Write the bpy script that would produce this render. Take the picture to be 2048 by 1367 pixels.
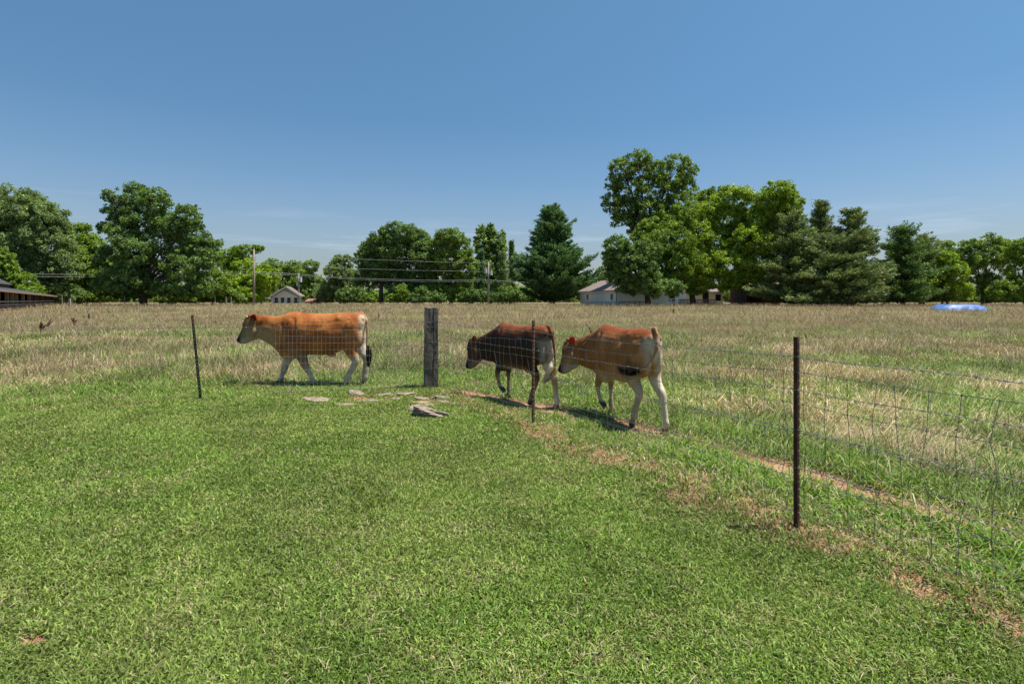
import bpy, bmesh, math, random
import numpy as np
from mathutils import Vector, Matrix, kdtree
from mathutils import noise as mnoise
for _o in list(bpy.data.objects): bpy.data.objects.remove(_o)
SC = bpy.context.scene
COL = SC.collection
# ------------------------------------------------------------ camera, sky, sun, exposure
F, CX, HY, CZ = 1100.0, 1024.0, 598.0, 1.6      # focal in photo pixels, centre, horizon row, eye height
cam_d = bpy.data.cameras.new('camera'); cam = bpy.data.objects.new('camera', cam_d); COL.objects.link(cam)
cam.location = (0, 0, CZ); cam.rotation_euler = (math.radians(90), 0, 0)
cam_d.sensor_width = 36; cam_d.lens = 36*F/2048; cam_d.shift_y = -(683.5-HY)/2048
cam_d.clip_start = 0.05; cam_d.clip_end = 5000
SC.camera = cam
SUN_EL, SUN_AZ = math.radians(70), math.radians(88)     # azimuth clockwise from +Y
sdir = Vector((math.cos(SUN_EL)*math.sin(SUN_AZ), math.cos(SUN_EL)*math.cos(SUN_AZ), math.sin(SUN_EL)))
W = bpy.data.worlds.new('World'); SC.world = W; W.use_nodes = True
wn = W.node_tree; bg = wn.nodes['Background']
sky = wn.nodes.new('ShaderNodeTexSky'); sky.sky_type = 'NISHITA'; sky.sun_disc = False
sky.sun_elevation = SUN_EL; sky.sun_rotation = SUN_AZ
sky.air_density = 1.6; sky.dust_density = 0.5; sky.ozone_density = 3.0; sky.altitude = 100
_tc = wn.nodes.new('ShaderNodeTexCoord'); _sp = wn.nodes.new('ShaderNodeSeparateXYZ'); wn.links.new(_tc.outputs['Generated'], _sp.inputs[0])
_rp = wn.nodes.new('ShaderNodeValToRGB'); _e = _rp.color_ramp.elements     # humid summer air: a blue-grey band low down
_e.new(.12); _e.new(.3); _e.new(.55)
for _el, (_p, _c) in zip(_e, [(0, (.33, .40, .60)), (.12, (.39, .45, .60)), (.3, (.305, .44, .55)), (.5, (.35, .50, .56)), (1, (.42, .56, .62))]): _el.position = _p; _el.color = (*_c, 1)
wn.links.new(_sp.outputs[2], _rp.inputs[0])
_mx = wn.nodes.new('ShaderNodeMix'); _mx.data_type = 'RGBA'; _mx.blend_type = 'MULTIPLY'; _mx.inputs[0].default_value = 1
wn.links.new(sky.outputs[0], _mx.inputs[6]); wn.links.new(_rp.outputs[0], _mx.inputs[7]); 
# thin cirrus streaks low over the horizon
_mp = wn.nodes.new('ShaderNodeMapping'); _mp.inputs['Scale'].default_value = (3, 3, 34); _mp.inputs['Rotation'].default_value = (.03, .05, 0); wn.links.new(_tc.outputs['Generated'], _mp.inputs[0])
_ns = wn.nodes.new('ShaderNodeTexNoise'); _ns.inputs['Scale'].default_value = 1.4; _ns.inputs['Detail'].default_value = 7; _ns.inputs['Roughness'].default_value = .6; wn.links.new(_mp.outputs[0], _ns.inputs[0])
_r1 = wn.nodes.new('ShaderNodeMapRange'); _r1.inputs[1].default_value = .50; _r1.inputs[2].default_value = .72; _r1.inputs[4].default_value = .42; wn.links.new(_ns.outputs[0], _r1.inputs[0])
_r2 = wn.nodes.new('ShaderNodeMapRange'); _r2.interpolation_type = 'SMOOTHSTEP'; _r2.inputs[1].default_value = .17; _r2.inputs[2].default_value = .09; wn.links.new(_sp.outputs[2], _r2.inputs[0])
_mm = wn.nodes.new('ShaderNodeMath'); _mm.operation = 'MULTIPLY'; wn.links.new(_r1.outputs[0], _mm.inputs[0]); wn.links.new(_r2.outputs[0], _mm.inputs[1])
_m2 = wn.nodes.new('ShaderNodeMix'); _m2.data_type = 'RGBA'; wn.links.new(_mm.outputs[0], _m2.inputs[0]); wn.links.new(_mx.outputs[2], _m2.inputs[6]); _m2.inputs[7].default_value = (3.9, 4.5, 5.3, 1)
wn.links.new(_m2.outputs[2], bg.inputs[0])
bg.inputs[1].default_value = 0.108
sun_d = bpy.data.lights.new('sun', 'SUN'); sun = bpy.data.objects.new('sun', sun_d); COL.objects.link(sun)
sun_d.energy = 4.9; sun_d.angle = math.radians(0.53); sun_d.color = (1.0, 0.955, 0.88)
sun.rotation_euler = sdir.to_track_quat('Z', 'Y').to_euler()
SC.view_settings.view_transform = 'Standard'; SC.view_settings.look = 'None'
SC.view_settings.exposure = 0.75; SC.view_settings.gamma = 1.0
SC.cycles.max_bounces = 6; SC.cycles.transparent_max_bounces = 6
SC.render.engine = 'CYCLES'

# ------------------------------------------------------------ helpers
def smooth(a, b, x):
    t = np.clip((np.asarray(x, float)-a)/(b-a), 0, 1); return t*t*(3-2*t)
_T = np.random.RandomState(7).rand(256, 256)
def vnoise(x, y):                                # cheap value noise, arrays
    x = np.asarray(x, float); y = np.asarray(y, float)
    xi = np.floor(x).astype(int); yi = np.floor(y).astype(int)
    fx = x-xi; fy = y-yi; fx = fx*fx*(3-2*fx); fy = fy*fy*(3-2*fy)
    a = _T[xi & 255, yi & 255]; b = _T[(xi+1) & 255, yi & 255]
    c = _T[xi & 255, (yi+1) & 255]; d = _T[(xi+1) & 255, (yi+1) & 255]
    return (a*(1-fx)+b*fx)*(1-fy)+(c*(1-fx)+d*fx)*fy
def fbm(x, y, o=3):
    s = 0; n = 0
    for i in range(o):
        s = s+vnoise(x*2**i+17.3*i, y*2**i+9.1*i)*.5**i; n += .5**i
    return s/n
def gh(x, y):                                    # ground height
    x = np.asarray(x, float); y = np.asarray(y, float)
    far = smooth(11, 16, y)
    h = 0.62*smooth(22, 85, y) + far*(fbm(x/5+3, y/5)-.5)*.16
    h = h + (fbm(x*.8, y*.8, 2)-.5)*.03
    # shallow wheel rut along the stock path and a soft berm on its field side
    return h
def ghf(x, y): return float(gh(x, y))
def at(px, D, z=None, py=None):
    X = (px-CX)/F*D
    if py is not None: z = CZ-(py-HY)/F*D
    if z is None: z = ghf(X, D)
    return Vector((X, D, z))
def tag(o, label=None, cat=None, group=None, kind=None):
    if label: o['label'] = label
    if cat: o['category'] = cat
    if group: o['group'] = group
    if kind: o['kind'] = kind
    return o
def empty(name, loc, label, cat, group=None, rz=0):
    o = bpy.data.objects.new(name, None); COL.objects.link(o)
    o.location = loc; o.rotation_euler = (0, 0, rz); o.empty_display_size = .2
    return tag(o, label, cat, group)
def link(name, me, mat=None, parent=None):
    o = bpy.data.objects.new(name, me); COL.objects.link(o)
    if mat: me.materials.append(mat)
    if parent: o.parent = parent
    return o
def mesh_np(name, V, Fc, nv, cols=None, smooth_shade=False):
    """V (n,3), Fc flat loop indices, nv verts per face (int or array)."""
    me = bpy.data.meshes.new(name)
    V = np.asarray(V, np.float32); Fc = np.asarray(Fc, np.int32).ravel()
    me.vertices.add(len(V)); me.vertices.foreach_set('co', V.ravel())
    if np.isscalar(nv): tot = np.full(len(Fc)//nv, nv, np.int32)
    else: tot = np.asarray(nv, np.int32)
    start = np.concatenate([[0], np.cumsum(tot)[:-1]]).astype(np.int32)
    me.loops.add(len(Fc)); me.loops.foreach_set('vertex_index', Fc)
    me.polygons.add(len(tot)); me.polygons.foreach_set('loop_start', start); me.polygons.foreach_set('loop_total', tot)
    if smooth_shade: me.polygons.foreach_set('use_smooth', np.ones(len(tot), bool))
    me.update(calc_edges=True)
    if cols is not None: put_col(me, cols)
    return me
def put_col(me, cols):
    c = np.ones((len(cols), 4), np.float32); c[:, :3] = cols
    a = me.color_attributes.new('Col', 'FLOAT_COLOR', 'POINT'); a.data.foreach_set('color', c.ravel())
class MB:
    """collects shapes (boxes, tubes, slabs) that become one mesh"""
    def __init__(s): s.v = []; s.f = []
    def add(s, vs, fs):
        b = len(s.v); s.v += [tuple(v) for v in vs]; s.f += [tuple(b+i for i in f) for f in fs]; return s
    def box(s, c, size, rot=None):
        m = rot or Matrix.Identity(3); vs = []
        for i in range(8):
            p = Vector(((i & 1)-.5, ((i >> 1) & 1)-.5, (i >> 2)-.5))
            vs.append(Vector(c)+m@Vector((p.x*size[0], p.y*size[1], p.z*size[2])))
        return s.add(vs, [(0, 2, 3, 1), (4, 5, 7, 6), (0, 1, 5, 4), (2, 6, 7, 3), (0, 4, 6, 2), (1, 3, 7, 5)])
    def beam(s, a, b, w, h, up=(0, 0, 1)):
        a = Vector(a); b = Vector(b); x = (b-a); L = x.length; x.normalize()
        y = Vector(up).cross(x)
        if y.length < 1e-5: y = Vector((1, 0, 0)).cross(x)
        y.normalize(); z = x.cross(y)
        m = Matrix((x, y, z)).transposed()
        return s.box((a+b)/2, (L, w, h), m)
    def tube(s, pts, rad, n=6, cap=True):
        pts = [Vector(p) for p in pts]
        if not hasattr(rad, '__len__'): rad = [rad]*len(pts)
        vs = []; fs = []; ref = None
        for i, p in enumerate(pts):
            t = (pts[min(i+1, len(pts)-1)]-pts[max(i-1, 0)]).normalized()
            if ref is None:
                ref = t.orthogonal().normalized()
            u = (ref-t*ref.dot(t)).normalized(); ref = u; w = t.cross(u)
            for k in range(n):
                a = 2*math.pi*k/n; vs.append(p+(u*math.cos(a)+w*math.sin(a))*rad[i])
        for i in range(len(pts)-1):
            for k in range(n):
                a = i*n+k; b = i*n+(k+1) % n; fs.append((a, b, b+n, a+n))
        if cap: fs += [tuple(range(n))[::-1], tuple(range((len(pts)-1)*n, len(pts)*n))]
        return s.add(vs, fs)
    def poly(s, pts, thick):
        """flat polygon given a thickness along its normal (downwards/backwards)"""
        pts = [Vector(p) for p in pts]; n = (pts[1]-pts[0]).cross(pts[2]-pts[0]).normalized(); k = len(pts)
        vs = pts+[p-n*thick for p in pts]
        fs = [tuple(range(k)), tuple(range(k, 2*k))[::-1]]+[(i, (i+1) % k+0, (i+1) % k+k, i+k)[::-1] for i in range(k)]
        return s.add(vs, fs)
    def mesh(s, name, sm=False, bevel=0):
        me = bpy.data.meshes.new(name); me.from_pydata(s.v, [], s.f)
        bm = bmesh.new(); bm.from_mesh(me); bmesh.ops.recalc_face_normals(bm, faces=bm.faces)
        if bevel: bmesh.ops.bevel(bm, geom=bm.edges[:], offset=bevel, segments=1, affect='EDGES')
        bm.to_mesh(me); bm.free()
        if sm: me.polygons.foreach_set('use_smooth', [True]*len(me.polygons))
        me.update(); return me
    def build2(s, name, mat, other, mat2, parent=None):
        """one object of two materials"""
        n1 = len(s.f); s.add(other.v, other.f); o = link(name, s.mesh_raw(name), mat, parent); o.data.materials.append(mat2)
        for i, p in enumerate(o.data.polygons): p.material_index = 1 if i >= n1 else 0
        return o
    def mesh_raw(s, name):
        me = bpy.data.meshes.new(name); me.from_pydata(s.v, [], s.f); return me
    def build(s, name, mat, parent=None, sm=False, bevel=0):
        return link(name, s.mesh(name, sm, bevel), mat, parent)

# ------------------------------------------------------------ materials
def mat(name): 
    m = bpy.data.materials.new(name); m.use_nodes = True
    nt = m.node_tree; return m, nt, nt.nodes['Principled BSDF']
def nd(nt, t, **kw):
    n = nt.nodes.new(t)
    for k, v in kw.items(): setattr(n, k, v)
    return n
def ramp(nt, src, stops):
    r = nd(nt, 'ShaderNodeValToRGB'); e = r.color_ramp.elements
    while len(e) < len(stops): e.new(.5)
    for el, (p, c) in zip(e, stops): el.position = p; el.color = (*c, 1)
    nt.links.new(src, r.inputs[0]); return r.outputs[0]
def noisy(name, stops, scale=5, detail=6, rough=.8, bump=.3, stretch=(1, 1, 1), bscale=None, bdist=.01, metallic=0, spec=.3):
    m, nt, b = mat(name)
    tc = nd(nt, 'ShaderNodeTexCoord'); mp = nd(nt, 'ShaderNodeMapping'); mp.inputs['Scale'].default_value = stretch
    nt.links.new(tc.outputs['Object'], mp.inputs[0])
    n = nd(nt, 'ShaderNodeTexNoise'); n.inputs['Scale'].default_value = scale; n.inputs['Detail'].default_value = detail
    n.inputs['Roughness'].default_value = .65
    nt.links.new(mp.outputs[0], n.inputs[0]); nt.links.new(ramp(nt, n.outputs[0], stops), b.inputs['Base Color'])
    n2 = nd(nt, 'ShaderNodeTexNoise'); n2.inputs['Scale'].default_value = bscale or scale*3; n2.inputs['Detail'].default_value = 8
    nt.links.new(mp.outputs[0], n2.inputs[0])
    bp = nd(nt, 'ShaderNodeBump'); bp.inputs['Strength'].default_value = bump; bp.inputs['Distance'].default_value = bdist
    nt.links.new(n2.outputs[0], bp.inputs['Height']); nt.links.new(bp.outputs[0], b.inputs['Normal'])
    b.inputs['Roughness'].default_value = rough; b.inputs['Metallic'].default_value = metallic
    b.inputs['Specular IOR Level'].default_value = spec
    return m
def leafmat(name, rough=.5, trans=.35, spec=.3, tint=(1.15, 1.1, .45)):
    """foliage: vertex colour, with light passing through the blades"""
    m, nt, b = mat(name)
    a = nd(nt, 'ShaderNodeVertexColor', layer_name='Col')
    b.inputs['Roughness'].default_value = rough; b.inputs['Specular IOR Level'].default_value = spec
    nt.links.new(a.outputs[0], b.inputs['Base Color'])
    tr = nd(nt, 'ShaderNodeBsdfTranslucent'); mx = nd(nt, 'ShaderNodeMix', data_type='RGBA', blend_type='MULTIPLY')
    mx.inputs[0].default_value = 1; mx.inputs[7].default_value = (*tint, 1)
    nt.links.new(a.outputs[0], mx.inputs[6]); nt.links.new(mx.outputs[2], tr.inputs[0])
    ms = nd(nt, 'ShaderNodeMixShader'); ms.inputs[0].default_value = trans
    nt.links.new(b.outputs[0], ms.inputs[1]); nt.links.new(tr.outputs[0], ms.inputs[2])
    nt.links.new(ms.outputs[0], nt.nodes['Material Output'].inputs[0])
    return m
# ------------------------------------------------------------ ground, grass
def wpt(px, py): D = CZ*F/(py-HY); return ((px-CX)/F*D, D)
FW = np.array([-1.465, 9.94]); FL = np.array([-4.98, 8.80]); F2 = np.array([.275, 7.04]); F3 = np.array([2.005, 3.85])
dR = (F3-FW)/np.linalg.norm(F3-FW); dL = (FL-FW)/np.linalg.norm(FL-FW)
def seg_dist(x, y, pts):
    d = np.full(np.shape(x), 1e9)
    for (ax, ay), (bx, by) in zip(pts[:-1], pts[1:]):
        vx, vy = bx-ax, by-ay; t = np.clip(((x-ax)*vx+(y-ay)*vy)/(vx*vx+vy*vy), 0, 1)
        d = np.minimum(d, np.hypot(x-ax-t*vx, y-ay-t*vy))
    return d
def beyond(x, y):
    """signed distance past the fence into the pasture (negative = lawn)"""
    nR = np.array([-dR[1], dR[0]]); nL = np.array([dL[1], -dL[0]])
    if nR[1] < 0: nR = -nR
    if nL[1] < 0: nL = -nL
    a = (x-FW[0])*nR[0]+(y-FW[1])*nR[1]; b = (x-FW[0])*nL[0]+(y-FW[1])*nL[1]
    return np.maximum(a, b)
RUT = [wpt(*p) for p in [(905, 782), (1010, 800), (1130, 822), (1210, 840), (1290, 855), (1351, 868), (1454, 899), (1513, 917), (1590, 938), (1665, 960), (1722, 976), (1806, 1003), (1873, 1020), (1991, 1057), (2100, 1092), (2600, 1250)]]
RUT2 = [wpt(*p) for p in [(925, 795), (1000, 826), (1117, 876), (1205, 905), (1278, 925), (1381, 972), (1498, 1010), (1600, 1062), (1690, 1085), (1800, 1140), (2048, 1245), (2300, 1350)]]
RUT3 = [wpt(*p) for p in [(-300, 822), (20, 820), (150, 816), (300, 809), (420, 803)]]
STONEP = [wpt(*p) for p in [(640, 797), (760, 790), (880, 800)]]
def bare(x, y):
    n = fbm(x*2.2+5, y*2.2, 3); n2 = fbm(x*7, y*7+3, 2)
    b = np.zeros(np.shape(x))
    ny = np.maximum(y, 3)
    d1 = seg_dist(x, y, RUT); s1 = fbm(x*.9+9, y*.9, 2)
    b = np.maximum(b, smooth(.31, .09, d1+(n-.5)*.28)*smooth(.26, .40, s1+.22*(x > 1.3))*(.75+.25*smooth(.35, .5, n2)))
    d2 = seg_dist(x, y, RUT2)
    b = np.maximum(b, smooth(.48, .08, d2+(n-.5)*.6)*smooth(.20, .48, n2+.06)*.86)
    d3 = seg_dist(x, y, RUT3)
    b = np.maximum(b, smooth(.12, .02, d3+(n-.5)*.18)*smooth(.45, .6, n2+.05)*.9)
    d4 = np.hypot((x-wpt(62, 1278)[0])/.095, (y-wpt(62, 1278)[1])/.055)
    b = np.maximum(b, smooth(1.25, .7, d4+(n2-.5)*.9))
    d5 = seg_dist(x, y, STONEP); b = np.maximum(b, smooth(.50, .10, d5+(n-.5)*.5)*smooth(.36, .52, n2)*.88)
    # dry patches worn by hooves past the mesh
    for (px, py, rx, ry) in [(700, 735, .55, .35), (820, 733, .5, .3), (1190, 838, .35, .2), (245, 765, 1.0, .2)]:
        cx, cy = wpt(px, py); b = np.maximum(b, smooth(1.2, .5, np.hypot((x-cx)/rx, (y-cy)/ry)+(n-.5)*1.4)*.75)
    return np.clip(b, 0, 1)

def ground_mesh():
    ys = np.concatenate([np.linspace(-6, 1.6, 20), np.linspace(1.7, 12, 300), 12*1.018**np.arange(1, 130), [150, 200, 320, 600, 1500]])
    us = np.concatenate([[-40, -14, -6, -3], np.linspace(-1.6, 1.6, 420), [3, 6, 14, 40]])
    X = []; 
    YY, UU = np.meshgrid(ys, us, indexing='ij'); sc = np.maximum(YY, 4)
    XX = UU*np.where(YY > 4, sc, 4); ZZ = gh(XX, YY)
    b = bare(XX, YY)
    ZZ = ZZ-.018*b*(YY < 12)-.6*smooth(150, 1500, YY)
    V = np.stack([XX, YY, ZZ], -1).reshape(-1, 3); m, n = XX.shape
    i = np.arange(m-1)[:, None]*n+np.arange(n-1)[None]; Fq = np.stack([i, i+1, i+n+1, i+n], -1).reshape(-1)
    by = beyond(XX, YY).ravel(); bb = b.ravel()[:, None]; x = XX.ravel(); y = YY.ravel()
    n1 = fbm(x*1.3, y*1.3+4, 3)[:, None]; n2 = fbm(x*9, y*9, 2)[:, None]
    lawn = np.array([.036, .045, .014])*(1-n1)+np.array([.062, .062, .026])*n1
    mead = np.array([.070, .068, .030])*(1-n1)+np.array([.13, .100, .052])*n1
    farm = np.array([.17, .135, .075])
    mead = mead+(farm-mead)*smooth(15, 50, y)[:, None]
    t = smooth(-.1, .9, by)[:, None]; g = lawn*(1-t)+mead*t
    soil = np.array([.25, .120, .070])*(1-n2)+np.array([.39, .230, .148])*n2
    c = g*(1-bb)+soil*bb
    return mesh_np('ground', V, Fq, 4, c, True)
def ground_material():
    m, nt, b = mat('ground_soil')
    a = nd(nt, 'ShaderNodeVertexColor', layer_name='Col'); tc = nd(nt, 'ShaderNodeTexCoord')
    n = nd(nt, 'ShaderNodeTexNoise'); n.inputs['Scale'].default_value = 28; n.inputs['Detail'].default_value = 8; n.inputs['Roughness'].default_value = .75
    nt.links.new(tc.outputs['Object'], n.inputs[0])
    r = ramp(nt, n.outputs[0], [(.32, (.55, .52, .5)), (.5, (1, 1, 1)), (.68, (1.35, 1.3, 1.2))])
    mx = nd(nt, 'ShaderNodeMix', data_type='RGBA', blend_type='MULTIPLY'); mx.inputs[0].default_value = 1
    nt.links.new(a.outputs[0], mx.inputs[6]); nt.links.new(r, mx.inputs[7]); nt.links.new(mx.outputs[2], b.inputs['Base Color'])
    n2 = nd(nt, 'ShaderNodeTexNoise'); n2.inputs['Scale'].default_value = 60; n2.inputs['Detail'].default_value = 8
    nt.links.new(tc.outputs['Object'], n2.inputs[0])
    bp = nd(nt, 'ShaderNodeBump'); bp.inputs['Strength'].default_value = .8; bp.inputs['Distance'].default_value = .012
    nt.links.new(n2.outputs[0], bp.inputs['Height']); nt.links.new(bp.outputs[0], b.inputs['Normal'])
    b.inputs['Roughness'].default_value = .95; b.inputs['Specular IOR Level'].default_value = .1
    return m
tag(link('ground', ground_mesh(), ground_material()), kind='structure')

STONES = [(637, 797, 62, 12, .030), (712, 786, 34, 12, .055), (690, 806, 40, 9, .016), (742, 799, 26, 8, .016), (766, 786, 36, 10, .02), (811, 785, 42, 8, .02),
          (793, 795, 22, 11, .022), (842, 793, 32, 11, .022), (868, 781, 16, 5, .02), (884, 791, 38, 12, .03), (888, 801, 30, 8, .02), (842, 815, 44, 16, .05), (866, 822, 74, 26, .085), (845, 803, 36, 8, .02), (724, 801, 18, 6, .02), (826, 803, 20, 7, .02), (905, 806, 20, 6, .02), (857, 808, 22, 6, .025)]
def in_stone(x, y):
    k = np.zeros(np.shape(x), bool)
    for px, py, w, h, t in STONES:
        cx, cy = wpt(px, py+h*.3); s = cy/F
        k |= (np.hypot((x-cx)/(w*s*.40), (y-cy)/(w*s*.22)) < 1)
    return k
def blades(rng, x, y, h, w, az, lean, curl, col, tipcol, seg=2):
    """numpy grass blades: root, height, width, direction of lean"""
    n = len(x); z = gh(x, y)-.005
    dx, dy = np.cos(az), np.sin(az); px_, py_ = -dy, dx
    # width faces partly towards any side
    wa = rng.rand(n)*np.pi; wx, wy = np.cos(wa)*w/2, np.sin(wa)*w/2
    sl, cl = np.sin(lean), np.cos(lean)
    P = []
    ts = [0, .55, 1] if seg == 2 else [0, 1]
    for t in ts:
        a = lean+curl*t*t
        P.append(np.stack([x+dx*np.sin(a)*h*t, y+dy*np.sin(a)*h*t, z+np.cos(a)*h*t], -1))
    W = np.stack([wx, wy, np.zeros(n)], -1)
    if seg == 2:
        V = np.stack([P[0]-W, P[0]+W, P[1]-W*.85, P[1]+W*.85, P[2]], 1)
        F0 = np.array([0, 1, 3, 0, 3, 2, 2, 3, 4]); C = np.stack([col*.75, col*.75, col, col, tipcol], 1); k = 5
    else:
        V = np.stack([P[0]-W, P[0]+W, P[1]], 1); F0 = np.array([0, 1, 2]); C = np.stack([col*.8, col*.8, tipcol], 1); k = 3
    Fi = (np.arange(n)[:, None]*k+F0[None]).reshape(-1)
    return V.reshape(-1, 3), Fi, C.reshape(-1, 3)
def join_blades(parts):
    V = []; Fi = []; C = []; b = 0
    for v, f, c in parts: V.append(v); Fi.append(f+b); C.append(c); b += len(v)
    return np.concatenate(V), np.concatenate(Fi), np.concatenate(C)
def sample(rng, N, y0, y1, p, side=1.06):
    """positions with density ~ y^-p inside a wide wedge"""
    u = rng.rand(N)
    e = 2-p
    y = (y0**e+u*(y1**e-y0**e))**(1/e) if abs(e) > 1e-6 else y0*(y1/y0)**u
    x = (rng.rand(N)*2-1)*(y*(side-.06)+.9)
    return x, y
def lerp(a, b, t): return np.asarray(a)*(1-t[:, None])+np.asarray(b)*t[:, None]
def lawn():
    rng = np.random.RandomState(11); parts = []
    N = int(1500000*QL); x, y = sample(rng, N, 1.9, 12.5, 1.15)
    by = beyond(x, y); b = bare(x, y)
    keep = (by < .25+.25*rng.rand(N)) & (rng.rand(N) > b*.93) & ~in_stone(x, y)
    dens = fbm(x*3.1, y*3.1+7, 3); keep &= rng.rand(N) < .70+.9*(dens-.35)
    x, y, by, b = x[keep], y[keep], by[keep], b[keep]; n = len(x)
    big = fbm(x*.55+3, y*.55, 3); pat = fbm(x*4+1, y*4+8, 3); fine = rng.rand(n)
    tuft = smooth(.56, .72, fbm(x*2.3+40, y*2.3+2, 3))
    edge = smooth(-.45, .0, by+.15*(fine-.5))
    far = np.clip((y-2)/8, 0, 1)
    h = (.026+.022*rng.rand(n)+.026*tuft*rng.rand(n))*(1+.8*edge*rng.rand(n))*(1+.2*far)
    w = (.0052+.0052*rng.rand(n))*(1+.9*far)
    lean = .15+.75*rng.rand(n); curl = .1+.7*rng.rand(n)
    g1, g2 = [.066, .150, .014], [.290, .385, .080]
    c = lerp(g1, g2, np.clip(.1+.9*fine*(.5+pat), 0, 1))
    yellow = np.clip(smooth(.50, .72, big)*.5+.0, 0, 1); c = c*(1-yellow[:, None]*.5)+np.array([.27, .29, .09])*yellow[:, None]*.5
    dry = (rng.rand(n) < .15+.28*smooth(.5, .7, pat)+.30*b+.30*edge+.12*(1-smooth(.35, .5, big)))
    c[dry] = lerp([.24, .23, .09], [.44, .38, .20], rng.rand(dry.sum())); h = np.where(dry, h*.8, h)
    c *= (.50+.88*rng.rand(n))[:, None]*(.88+.24*smooth(.3, .7, fbm(x*1.6+70, y*1.6, 3)))[:, None]
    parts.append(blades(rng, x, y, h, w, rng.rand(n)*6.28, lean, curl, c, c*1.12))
    # long clippings lying about and weeds with broad leaves
    N = int(2500*QL); x, y = sample(rng, N, 2, 10, 1.2); k = beyond(x, y) < 0; x, y = x[k], y[k]; n = len(x)
    c = lerp([.40, .34, .19], [.55, .47, .30], rng.rand(n)); h = .04+.07*rng.rand(n)
    v, f, cc = blades(rng, x, y, h, .003+.002*rng.rand(n), rng.rand(n)*6.28, 1.25+.25*rng.rand(n), .1+.2*rng.rand(n), c, c)
    v[:, 2] += .022; parts.append((v, f, cc))
    V, Fi, C = join_blades(parts)
    o = link('lawn_grass', mesh_np('lawn_grass', V, Fi, 3, C), M_GRASS)
    tag(o, 'short mown green lawn in the foreground with dry clippings', 'grass', kind='stuff')
def stock_path():
    rng = np.random.RandomState(5); parts = []
    # grazed green grass between the fence and the tall pasture
    N = int(420000*QL); x, y = sample(rng, N, 2.0, 15, 1.3, 1.1); by = beyond(x, y); b = bare(x, y)
    d1 = seg_dist(x, y, RUT)
    past = smooth(1.7, 2.6, by+.6*(fbm(x, y, 2)-.5))
    keep = (by > .0) & (rng.rand(N) > b*1.02) & (rng.rand(N) > past*.75) & ~in_stone(x, y)
    x, y, by, b = x[keep], y[keep], by[keep], b[keep]; n = len(x)
    pat = fbm(x*2.6+1, y*2.6+8, 3); tuft = smooth(.50, .68, fbm(x*1.9+4, y*1.9+22, 3))
    outer = smooth(.9, 1.6, by); near = np.clip((6-y)/3, 0, 1)
    h = (.035+.06*rng.rand(n))*(1+1.7*tuft*rng.rand(n)+1.3*outer*rng.rand(n)+.9*near*tuft)
    w = (.0045+.004*rng.rand(n))*(1+.09*y)
    g = rng.rand(n); c = lerp([.075, .190, .014], [.245, .365, .055], g)
    dry = rng.rand(n) < .20+.35*smooth(.5, .68, pat)*(1-tuft)+.35*b
    c[dry] = lerp([.27, .24, .11], [.48, .39, .23], rng.rand(dry.sum())); c *= (.75+.5*rng.rand(n))[:, None]
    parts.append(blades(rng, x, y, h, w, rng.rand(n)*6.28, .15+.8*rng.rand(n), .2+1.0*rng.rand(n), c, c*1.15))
    V, Fi, C = join_blades(parts)
    o = link('grazed_grass', mesh_np('grazed_grass', V, Fi, 3, C), M_GRASS)
    tag(o, 'grazed green grass beside the bare track beyond the fence', 'grass', kind='stuff')
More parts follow.
